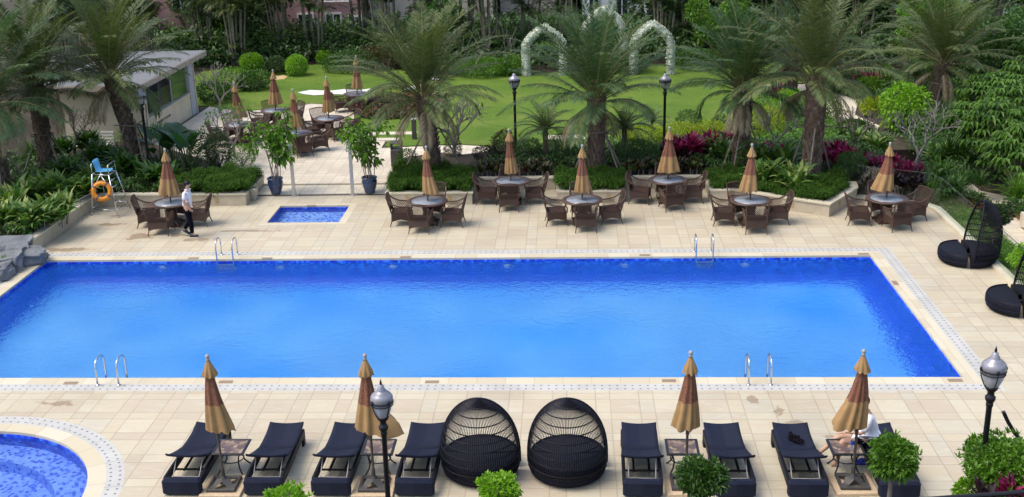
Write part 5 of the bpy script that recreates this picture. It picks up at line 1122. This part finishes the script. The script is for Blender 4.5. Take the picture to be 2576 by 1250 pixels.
for k,D in enumerate([(2436,515),(2446,520),(2456,524),(2466,527),(2545,540),(2556,545),(2566,550),(2574,556),(2534,536)]):
    P=at(*D,-.32); r=thing('flower_pot',['terracotta pot nearest the glass on the side path','second terracotta pot along the side path','third terracotta pot along the side path','fourth terracotta pot along the side path','terracotta pot under the edge umbrella tree','terracotta pot right of the steps','lower terracotta pot at the right frame edge','rightmost terracotta pot by the steps','terracotta pot left of the ones by the steps'][k],'flower pot',(P.x,P.y,-.32),0,'terracotta pots along the side path'); MB().lathe([(.09,0),(.13,.2),(.15,.21),(.15,.25),(.12,.25),(.11,.18)],16,cap=False).build('pot','terracotta',r,True); b=MB(); cloud(b,np.random.default_rng(k),90,.18,.18,.18,(0,0,.33),.13,.4,.3,0,.2,-1); b.build('leaves','mid',r)
# ------------------------------------------------------------ topiary and bushes near the viewer
def topi(label,Dc,Y,rx,rz_,mat,n,stem,L=.07,seed=1,W=.5):
    P=aty(*Dc,Y); r=thing('clipped_tree',label,'bush',(P.x,Y,-.5)); b=MB(); rng=np.random.default_rng(seed); c=(0,0,P.z+.5)
    cloud(b,rng,n,rx,rx,rz_,c,L*1.15,W,.5,0,.27,-.95,nl=9); cloud(b,rng,n//4,rx*.7,rx*.7,rz_*.7,c,L,W,.2,0,.1,-1); 
    for k in range(n//130):
        v=nrm(rng.normal(size=3)); v[2]=abs(v[2]); q=np.array(c)+v*np.array([rx,rx,rz_])*.98; blades(b,rng,6,L*1.5,L*.55,30,85,.3,tuple(q),.01,0,2)
    b.build('foliage',mat,r); b=MB(); b.tube([(.01,0,0),(0,.01,c[2]*.6),(0,0,c[2])],[.045,.04,.03],8)
    for k in range(9):
        a=k*2.4; b.tube([(0,0,c[2]-rz_*.7),(rx*.5*math.cos(a),rx*.5*math.sin(a),c[2]+rz_*.2*math.sin(k))],[.02,.008],5)
    b.build('trunk','pole',r); return r
topi('small clipped tree in front of the third sunbed umbrella',(1765,1200),16.6,.40,.30,'mid',2600,1,seed=1)
topi('clipped ball tree in front of the rightmost sunbed',(2247,1150),17.0,.42,.36,'lush',3000,1,seed=2)
topi('light green bush top at the bottom edge, right of the second sunbed',(722,1262),16.8,.40,.26,'lime',1600,1,seed=3)
topi('light green bush top in front of the left hooded daybed',(1252,1232),16.8,.36,.26,'lime',1600,1,seed=4)
topi('big clipped round bush in the bottom right corner behind the lamp post',(2535,1185),17.0,.80,.58,'lush',8000,0,seed=5,L=.075)
topi('small pale bush left of the big round bush at the bottom right',(2425,1235),17.1,.16,.24,'lime',420,0,seed=6,L=.07)
for D,sd,lab,mt in (((2540,1225),1,'cordyline with a bright magenta tip in the bottom right corner','magenta'),((2480,1240),2,'dark red cordyline beside the base of the right lamp post','purple'),((2570,1250),3,'purple cordyline at the bottom right frame corner','purple')):
    P=aty(*D,16.4); clump('cordyline',lab,'plant',D,0,18,.32,.07,20,85,.4,mt,3,.12,'cordylines at the bottom right',stemh=.02,seed=400+sd,loc=(P.x,16.4,P.z-.12))
struct('front_bed',MB().prism([(-7.35,10),(30,10),(30,17.5),(-7.35,17.5)],-.62,-.5,side=False),'soil')
topi('clipped ball tree on the verge behind the right hooded daybed',(2508,540),30.8,.44,.36,'dark',2400,1,seed=8) 
topi('bright bush at the right edge beyond the glass balustrade',(2592,650),28.6,.5,.38,'lime',1600,0,seed=9)
# black handrail at the bottom right
A=aty(2322,1256,15.2); B=aty(2600,1236,15.2); d=(B-A)/(B-A).length; A2=A-d*.5
r=thing('handrail','thick black handrail cutting across the bottom right corner','railing',(0,0,0)); MB().tube([tuple(A2),tuple(B+d*1.5)],.034,8).build('rail','black',r)
for k in range(3):
    p=A2+(B+d*1.5-A2)*((k+.5)/3); MB().tube([(p.x,p.y,-.6),(p.x,p.y,p.z)],.02,6).build('post','black',r)
# curved black arm at the right edge
pts=[aty(2524,1036,18.6),aty(2536,1062,18.6),aty(2553,1090,18.6),aty(2576,1116,18.6),aty(2602,1150,18.6)]
r=thing('curved_arm','curved black metal arm rising from the right edge above the big bush','curved arm',(0,0,0)); b=MB(); b.tube([tuple(p) for p in pts]+[(pts[-1].x+.08,18.6,.0)],.045,4); b.build('arm','black',r); MB().box(pts[-1].x+.08,18.6,.015,.3,.3,.03).build('base_plate','black',r)
# ------------------------------------------------------------ lifeguard chair + ring
r=thing('lifeguard_chair','steel lifeguard high chair with light blue plastic seat','lifeguard chair',at(252,540,0)); L0=r.location.copy(); r.rotation_euler=(0,0,0)
c4=[at(231,541,0)-L0,at(297,547,0)-L0,at(328,524,0)-L0,at(267,516,0)-L0]; TZ=1.34
tops=[Vector((c.x*.62+.05,c.y*.55+.1,TZ)) for c in c4]
for c,t in zip(c4,tops):
    b=MB(); b.tube([tuple(c),tuple(t)],.021,7); b.lathe([(.028,0),(.028,.05),(.02,.06)],8,0,tuple(c)); b.build('leg','steel',r,True)
def lerp(a,b_,t): return a+(b_-a)*t
b=MB()
for i in range(4):
    j=(i+1)%4; b.tube([tuple(lerp(c4[i],tops[i],.16)),tuple(lerp(c4[j],tops[j],.16))],.014,6)
for i in range(4):
    j=(i+1)%4; b.tube([tuple(tops[i]),tuple(tops[j])],.016,6)
b.tube([tuple(lerp(c4[0],tops[0],.6)),tuple(tops[1]*.5+tops[0]*.5)],.012,6); b.tube([tuple(lerp(c4[1],tops[1],.6)),tuple(tops[1]*.5+tops[0]*.5)],.012,6); b.build('brace','steel',r,True)
for k,t in enumerate((.34,.52,.70,.86)):
    b=MB(); b.tube([tuple(lerp(c4[1],tops[1],t)),tuple(lerp(c4[2],tops[2],t))],.018,6); b.build('rung','steel',r,True)
for i,j in((0,3),(1,2)):
    a=tops[i]; c=tops[j]; b=MB(); b.tube([tuple(a),(a.x,a.y,TZ+.28),(a.x,a.y+.05,TZ+.33),(c.x,c.y,TZ+.36),(c.x,c.y,TZ+.02)],.017,6); b.build('armrest','steel',r,True)
cx=sum(t.x for t in tops)/4; cy=sum(t.y for t in tops)/4
# seat faces right (+x): curved shell
b=MB(); prof=[(.24,.05),(.20,.07),(.05,.055),(-.10,.06),(-.17,.10),(-.21,.20),(-.25,.36),(-.28,.44)]; vs=[]
for x,z in prof:
    for k in range(7): u=k/3-1; vs.append((cx+x+.03*u*u*(1 if z>.1 else 0),cy+u*.21,TZ+z+(.03*u*u if z<.1 else 0)))
N=len(vs); vs2=[(x-.012,y,z-.018) for x,y,z in vs]; K_=len(prof); f1=[(i*7+k,i*7+k+1,(i+1)*7+k+1,(i+1)*7+k) for i in range(K_-1) for k in range(6)]
b.add(vs+vs2,f1+[tuple(q+N for q in f[::-1]) for f in f1]+[(i*7,(i+1)*7,(i+1)*7+N,i*7+N) for i in range(K_-1)]+[((i+1)*7+6,i*7+6,i*7+6+N,(i+1)*7+6+N) for i in range(K_-1)]+[(k+1,k,k+N,k+1+N) for k in range(6)]+[((K_-1)*7+k,(K_-1)*7+k+1,(K_-1)*7+k+1+N,(K_-1)*7+k+N) for k in range(6)])
b.build('seat','blueseat',r,True)
P=aty(256,481,L0.y-.32); r=thing('life_ring','orange life ring hanging on the front of the lifeguard chair','life ring',tuple(P)); r.rotation_euler=(R_(-8),0,R_(12))
b=MB(); n1=40; R0,R1=.255,.07
for k in range(n1): 
    pass
b.tube([(R0*math.cos(2*PI*k/n1),0,R0*math.sin(2*PI*k/n1)) for k in range(n1)],R1,12,closed=True); b.build('ring','orange',r,True)
for q in range(4):
    a0=PI/4+q*PI/2+.15; b=MB(); b.tube([(R0*math.cos(a0+e),0,R0*math.sin(a0+e)) for e in(-.11,0,.11)],R1+.004,12,cap=False); b.build('tape_band','greyband',r,True)
b=MB(); b.tube([((R0+R1+.015+.015*math.cos(8*a))*math.cos(a),-.03,(R0+R1+.015+.015*math.cos(8*a))*math.sin(a)) for a in [2*PI*k/48 for k in range(48)]],.006,4,closed=True); b.build('rope','orange',r)
# blue cleaning pole on the wall
a=at(385,0,0) if False else at(262,500,.44)
a=at(255,512,.46); c=at(350,430,.46) if False else Vector((-15.72,35.9,.5)); tag(MB().tube([(-16.2,34.2,.50),(-15.62,36.3,.62)],.025,6).build('cleaning_pole','steel_b'),'blue-grey pole resting on the stone wall behind the life ring','pole')
# ------------------------------------------------------------ boulders and pebbles
def boulder(label,loc,sx,sy,sz,seed,rz=0):
    rng=random.Random(seed); bm=bmesh.new(); bmesh.ops.create_cube(bm,size=1); bmesh.ops.subdivide_edges(bm,edges=bm.edges[:],cuts=11,use_grid_fill=True)
    from mathutils import noise as _ns
    for v in bm.verts:
        c=v.co.copy(); k=c.length; q0=c*2.2+Vector((seed*3.1,0,0));  v.co=c.lerp(c.normalized()*.62,.35); v.co+=Vector((_ns.noise(q0),_ns.noise(q0+Vector((9,0,0))),_ns.noise(q0+Vector((0,9,0)))))*.16+Vector((_ns.noise(q0*4),_ns.noise(q0*4+Vector((5,0,0))),_ns.noise(q0*4+Vector((0,5,0)))))*.04; v.co.x+=.12*v.co.z*math.sin(seed); v.co.z+=.15*v.co.x*math.cos(seed*2)
        v.co.x*=sx; v.co.y*=sy; v.co.z*=sz
    me=bpy.data.meshes.new('boulder'); bm.to_mesh(me); bm.free(); me.materials.append(m['rock']); o=bpy.data.objects.new('boulder',me); COL.objects.link(o); o.location=loc; o.rotation_euler=(0,0,rz); return tag(o,label,'boulder','grey boulders at the left edge')
boulder('grey boulder against the slate wall at the left edge',at(15,628,.25),1.3,1.1,.55,1,.3)
boulder('long flat grey boulder nearest the pool corner',at(52,650,.15),1.25,.8,.45,2,.5)
boulder('grey boulder below the long flat one, by the pebbles',at(20,665,.1),.9,1.0,.6,3,.2)
boulder('small grey boulder at the left frame edge above the pool',at(-8,690,.1),.8,.9,.5,4,.1)
rng=np.random.default_rng(8); b=MB()
for k in range(420):
    t=rng.uniform(0,1); p=Vector(at(125,642,0)).lerp(at(-5,712,0),t); x=p.x+rng.uniform(-.28,.05); y=p.y+rng.uniform(-.2,.25); s=rng.uniform(.02,.045); b.lathe([(.001,-s*.3),(s*.8,0),(s,s*.25),(s*.6,s*.5),(.001,s*.6)],6,0,(x,y,.01),cap=False)
tag(b.build('pebbles','pebble',None,True),'cream and grey pebbles strewn between the boulders and the pool','pebbles',kind='stuff')
struct('rock_bed',MB().prism([(-30,30.25),(-18.65,30.25),(-17.55,31.7),(-30,31.7)],-.6,-.05),'soil')
clump('fern_plant','small green fern growing among the boulders at the left edge','plant',(5,660),.2,14,.35,.06,20,80,.9,'lush',2,.12)
# ------------------------------------------------------------ glass balustrade
r=thing('glass_balustrade','frameless glass balustrade with thin rail along the right deck edge','balustrade',(0,0,0))
pl=[(9.30,36.85),(11.25,35.80),(DX,35.2),(DX,33.0),(DX,30.8),(DX,28.6),(DX,26.4),(DX,25.7)]
for i in range(len(pl)-1):
    a,c=Vector(pl[i]),Vector(pl[i+1]); g=(c-a).normalized()*.02; a2,c2=a+g,c-g; nn=Vector((-g.y,g.x)).normalized()*.006
    b=MB().prism([tuple(a2-nn),tuple(c2-nn),tuple(c2+nn),tuple(a2+nn)],.09,1.05); b.build('glass_panel','glass',r)
b=MB(); b.tube([(x,y,1.07) for x,y in pl],.010,5); b.build('top_rail','iron',r)
# ------------------------------------------------------------ people
def skinmesh(name,chains,mat,parent,sub=1,loc=None):
    """chains: list of [(xyz,r),...]; points equal to an existing one are merged"""
    vs=[];rs=[];es=[];ix={}
    def vid(p,r_):
        k=tuple(round(c,4) for c in p)
        if k not in ix: ix[k]=len(vs); vs.append(p); rs.append(r_)
        return ix[k]
    for ch in chains:
        ids=[vid(p,q) for p,q in ch]
        for a,b_ in zip(ids,ids[1:]):
            if (a,b_) not in es: es.append((a,b_))
    me=bpy.data.meshes.new(name); me.from_pydata(vs,es,[]); o=bpy.data.objects.new(name,me); COL.objects.link(o)
    md=o.modifiers.new('s','SKIN'); md.use_smooth_shade=True; sv=me.skin_vertices[0].data if me.skin_vertices else None
    if sv is None:
        bm=bmesh.new(); bm.from_mesh(me); bm.verts.layers.skin.verify(); bm.to_mesh(me); bm.free(); sv=me.skin_vertices[0].data
    for i,q in enumerate(rs): sv[i].radius=q if isinstance(q,tuple) else (q,q)
    sv[0].use_root=True
    s2=o.modifiers.new('u','SUBSURF'); s2.levels=sub; s2.render_levels=sub
    dg=bpy.context.evaluated_depsgraph_get(); ev=o.evaluated_get(dg); nm=bpy.data.meshes.new_from_object(ev); o.modifiers.clear(); o.data=nm; nm.materials.clear(); nm.materials.append(m[mat])
    nm.polygons.foreach_set('use_smooth',[True]*len(nm.polygons)); 
    if parent: o.parent=parent
    return o
def hand(w_,d,side,palm_n,curl=.5,s=1):
    """finger chains from wrist point w_, direction d"""
    d=Vector(d).normalized(); sd=Vector(side).normalized(); pn=Vector(palm_n).normalized(); w0=Vector(w_); pc=w0+d*.05*s; out=[[(tuple(w0),.026*s),(tuple(pc),(.034*s,.018*s))]]
    for k,l in enumerate((.066,.074,.070,.055)):
        b0=pc+sd*((k-1.5)*.019*s)+d*.035*s; b1=b0+(d*.9+pn*curl*.4).normalized()*l*.5*s; b2=b1+(d*.7+pn*curl).normalized()*l*.5*s
        out.append([(tuple(pc),(.034*s,.018*s)),(tuple(b0),.0095*s),(tuple(b1),.0085*s),(tuple(b2),.007*s)])
    t0=pc-sd*.035*s-d*.005; t1=t0+(d*.6-sd*.6+pn*.3).normalized()*.035*s; t2=t1+(d*.9+pn*.3).normalized()*.028*s
    out.append([(tuple(pc),(.034*s,.018*s)),(tuple(t0),.012*s),(tuple(t1),.0105*s),(tuple(t2),.008*s)]); return out
V=lambda *a:a
def man():
    r=thing('person','man in a white polo shirt and dark trousers walking past the leftmost dining table','person',(-11.52,33.2,0))
    # facing +x
    P0=(-.06,0,.96); P1=(-.03,0,1.14); P2=(-.01,0,1.32); N0=(.0,0,1.46); N1=(.02,0,1.53)
    core=[(P0,(.115,.15)),(P1,(.10,.14)),(P2,(.11,.16)),(N0,.065),(N1,.055)]
    head=[(N1,.055),((.035,0,1.585),(.075,.068)),((.04,0,1.645),(.094,.080)),((.03,0,1.70),(.088,.078)),((.025,0,1.735),(.05,.05))]
    nose=[((.04,0,1.645),(.094,.080)),((.145,0,1.635),.014)]
    ears=[[((.04,0,1.645),(.094,.080)),((.025,s*.088,1.64),.016)] for s in(-1,1)]
    rs=(-.02,-.20,1.405); re=(-.06,-.245,1.14); rw=(.09,-.215,.955)
    ls=(-.02,.20,1.405); le=(-.08,.25,1.14); lw=(.06,.21,.95)
    arms=[[(P2,(.11,.16)),(rs,.056),(re,.042),(rw,.030)],[(P2,(.11,.16)),(ls,.056),(le,.042),(lw,.030)]]
    hr=hand(rw,(.6,.2,-.75),(0.6,0,.5),(0,1,0),.4); hl=hand(lw,(.6,-.2,-.75),(.6,0,.5),(0,-1,0),.4)
    legs=[[(P0,(.115,.15)),((-.03,-.095,.86),.09),((.04,-.10,.50),.06),((.05,-.10,.12),.042),((.14,-.10,.05),.035)],[(P0,(.115,.15)),((-.06,.095,.86),.09),((-.05,.10,.50),.06),((-.26,.10,.17),.042),((-.20,.10,.06),.035)]]
    skinmesh('body',[core,head,nose]+ears+arms+hr+hl+legs,'skin',r,1)
    sh=[[((-.05,0,.93),(.135,.165)),((-.045,0,1.02),(.135,.165)),((-.02,0,1.18),(.125,.158)),((.0,0,1.33),(.13,.17)),((.0,0,1.44),(.075,.10))]]
    for s_,e in((rs,re),(ls,le)):
        mid=tuple(s_[i]+(e[i]-s_[i])*.72 for i in range(3)); sh.append([((.0,0,1.33),(.13,.17)),(s_,.072),(mid,.066)])
    skinmesh('polo_shirt',sh,'shirt',r,1)
    b=MB(); b.lathe([(.062,1.45),(.078,1.485),(.07,1.50),(.06,1.49)],16,cap=False); b.build('collar','shirt',r,True)
    tr=[]
    tr.append([((-.055,0,.98),(.118,.152)),((-.05,0,.90),(.125,.155))])
    tr.append([((-.05,0,.90),(.125,.155)),((-.02,-.10,.78),.098),((.045,-.10,.48),.074),((.05,-.10,.12),.068)])
    tr.append([((-.05,0,.90),(.125,.155)),((-.05,.10,.78),.098),((-.05,.10,.48),.074),((-.25,.10,.20),.062)])
    skinmesh('trousers',tr,'navy',r,1)
    for (x,y,z,p) in((.06,-.10,.0,0),(-.24,.10,.07,.5)):
        q=MB(); q.box(0,0,.05,.27,.095,.075,bev=.03); q.box(-.05,0,.09,.14,.085,.06,bev=.03); o=q.build('shoe','shoe',r,True); o.location=(x+.03,y,z); o.rotation_euler=(0,p,0); s2=MB().box(0,0,.010,.28,.10,.022,bev=.008).build('sole','sole',o)
    b=MB(); rng=random.Random(2); n_=16
    prof=[]; vs=[];fs=[]
    for i in range(9):
        t=i/8; ph=t*PI*.62
        for k in range(n_):
            a=2*PI*k/n_; bk=max(0,-math.cos(a)); e=ph*(1+.35*bk-.22*max(0,math.cos(a))); vs.append((.027+.108*math.sin(e)*math.cos(a),.093*math.sin(e)*math.sin(a),1.665+.105*math.cos(e)+rng.gauss(0,.003)))
    for i in range(8):
        for k in range(n_): fs.append((i*n_+k,i*n_+(k+1)%n_,(i+1)*n_+(k+1)%n_,(i+1)*n_+k))
    b.add(vs,fs); b.build('hair','hair',r,True)
    return r
mn=man()
def seated():
    hip=at(2182,1112,.42); r=thing('person','person in a loose white top sitting sideways on the rightmost sunbed, behind the umbrella','person',(hip.x,hip.y,0)); H0=.47
    # facing -x
    P0=(0,0,H0); P1=(.02,0,H0+.18); P2=(-.02,0,H0+.38); N0=(-.07,0,H0+.53); N1=(-.10,0,H0+.60)
    hc=(-.13,0,H0+.71)
    core=[(P0,(.12,.16)),(P1,(.10,.14)),(P2,(.10,.15)),(N0,.06),(N1,.05)]; head=[(N1,.05),((-.12,0,H0+.655),(.07,.065)),(hc,(.09,.076)),((-.12,0,H0+.77),(.085,.075)),((-.115,0,H0+.80),(.05,.05))]
    nose=[(hc,(.09,.076)),((hc[0]-.10,0,hc[2]-.01),.013)]; ears=[[(hc,(.09,.076)),((hc[0]+.015,s*.084,hc[2]),.015)] for s in(-1,1)]
    ls=(-.03,-.17,H0+.45); le=(-.16,-.22,H0+.22); lw=(-.40,-.16,H0+.22); rs=(-.03,.17,H0+.45); re=(-.16,.22,H0+.22); rw=(-.38,.14,H0+.16)
    arms=[[(P2,(.10,.15)),(ls,.048),(le,.037),(lw,.026)],[(P2,(.10,.15)),(rs,.048),(re,.037),(rw,.026)]]
    hd=hand(lw,(-1,.1,-.1),(0,1,0),(0,0,-1),.6,.92)+hand(rw,(-1,-.1,-.2),(0,1,0),(0,0,-1),.6,.92)
    legs=[[(P0,(.12,.16)),((-.14,-.10,H0-.01),.085),((-.46,-.13,H0+.04),.058),((-.52,-.14,.12),.038),((-.62,-.14,.035),.030)],[(P0,(.12,.16)),((-.14,.10,H0-.01),.085),((-.46,.08,H0+.02),.058),((-.80,-.02,.22),.038),((-.91,-.04,.24),.030)]]
    skinmesh('body',[core,head,nose]+ears+arms+hd+legs,'skin',r,1)
    sh=[[((.01,0,H0-.04),(.155,.19)),((-.14,0,H0+.0),(.12,.19)),((-.28,0,H0+.03),(.095,.18))],[((.01,0,H0-.04),(.155,.19)),((.02,0,H0+.08),(.145,.18)),((.02,0,H0+.24),(.13,.165)),((-.02,0,H0+.40),(.125,.165)),((-.05,0,H0+.49),(.07,.09))]]
    for s_,e in((ls,le),(rs,re)):
        mid=tuple(s_[i]+(e[i]-s_[i])*.95 for i in range(3)); sh.append([((-.02,0,H0+.40),(.125,.165)),(s_,.068),(mid,.075)])
    skinmesh('white_top',sh,'shirt',r,1); r.scale=(1.08,)*3; r.location.z=-.03
    skinmesh('shorts',[[((0,0,H0-.02),(.125,.165)),((-.08,0,H0-.03),(.11,.16))],[((-.08,0,H0-.03),(.11,.16)),((-.18,-.10,H0-.005),.094),((-.30,-.115,H0+.01),.085)],[((-.08,0,H0-.03),(.11,.16)),((-.18,.10,H0-.005),.094),((-.30,.10,H0+.01),.085)]],'navy',r,1)
    b=MB(); n_=16; vs=[];fs=[]
    for i in range(9):
        t=i/8; ph=t*PI*.66
        for k in range(n_):
            a=2*PI*k/n_; e=ph*(1+.30*max(0,math.cos(a))-.25*max(0,-math.cos(a))); vs.append((hc[0]+.012+.105*math.sin(e)*math.cos(a),.092*math.sin(e)*math.sin(a),hc[2]+.015+.105*math.cos(e)))
    for i in range(8):
        for k in range(n_): fs.append((i*n_+k,i*n_+(k+1)%n_,(i+1)*n_+(k+1)%n_,(i+1)*n_+k))
    b.add(vs,fs); b.build('hair','hair',r,True); return r
seated()
for i,D in enumerate([(2160,1166),(2166,1158)]):
    P=at(*D,.01); q=MB(); q.prism([(.13*math.cos(a)*(1.0),.048*math.sin(a)*(1.1 if math.cos(a)>0 else .85)) for a in [2*PI*k/20 for k in range(20)]],0,.018); o=thing('flip_flop',['blue flip-flop nearer the viewer beside the sunbed','blue flip-flop farther back beside the sunbed'][i],'flip-flop',(P.x,P.y,.002),.25*i,'pair of blue flip-flops'); q.build('sole','blueshoe',o); MB().tube([(-.02,-.045,.015),(.03,-.01,.05),(.06,0,.015)],.007,5).tube([(-.02,.045,.015),(.03,.01,.05),(.06,0,.015)],.007,5).build('strap','blueshoe',o)
P=at(2143,1130,.49); r=thing('water_bottle','clear plastic water bottle with blue label on the side table','bottle',(P.x,P.y,.49)); MB().lathe([(.03,0),(.034,.01),(.034,.09),(.031,.10),(.034,.11),(.034,.16),(.014,.20),(.014,.215)],16).build('body','clear',r,True); MB().lathe([(.0355,.10),(.0355,.16)],16,cap=False).build('label_wrap','label',r,True); MB().lathe([(.016,.212),(.016,.232),(.001,.233)],12).build('cap','white',r)
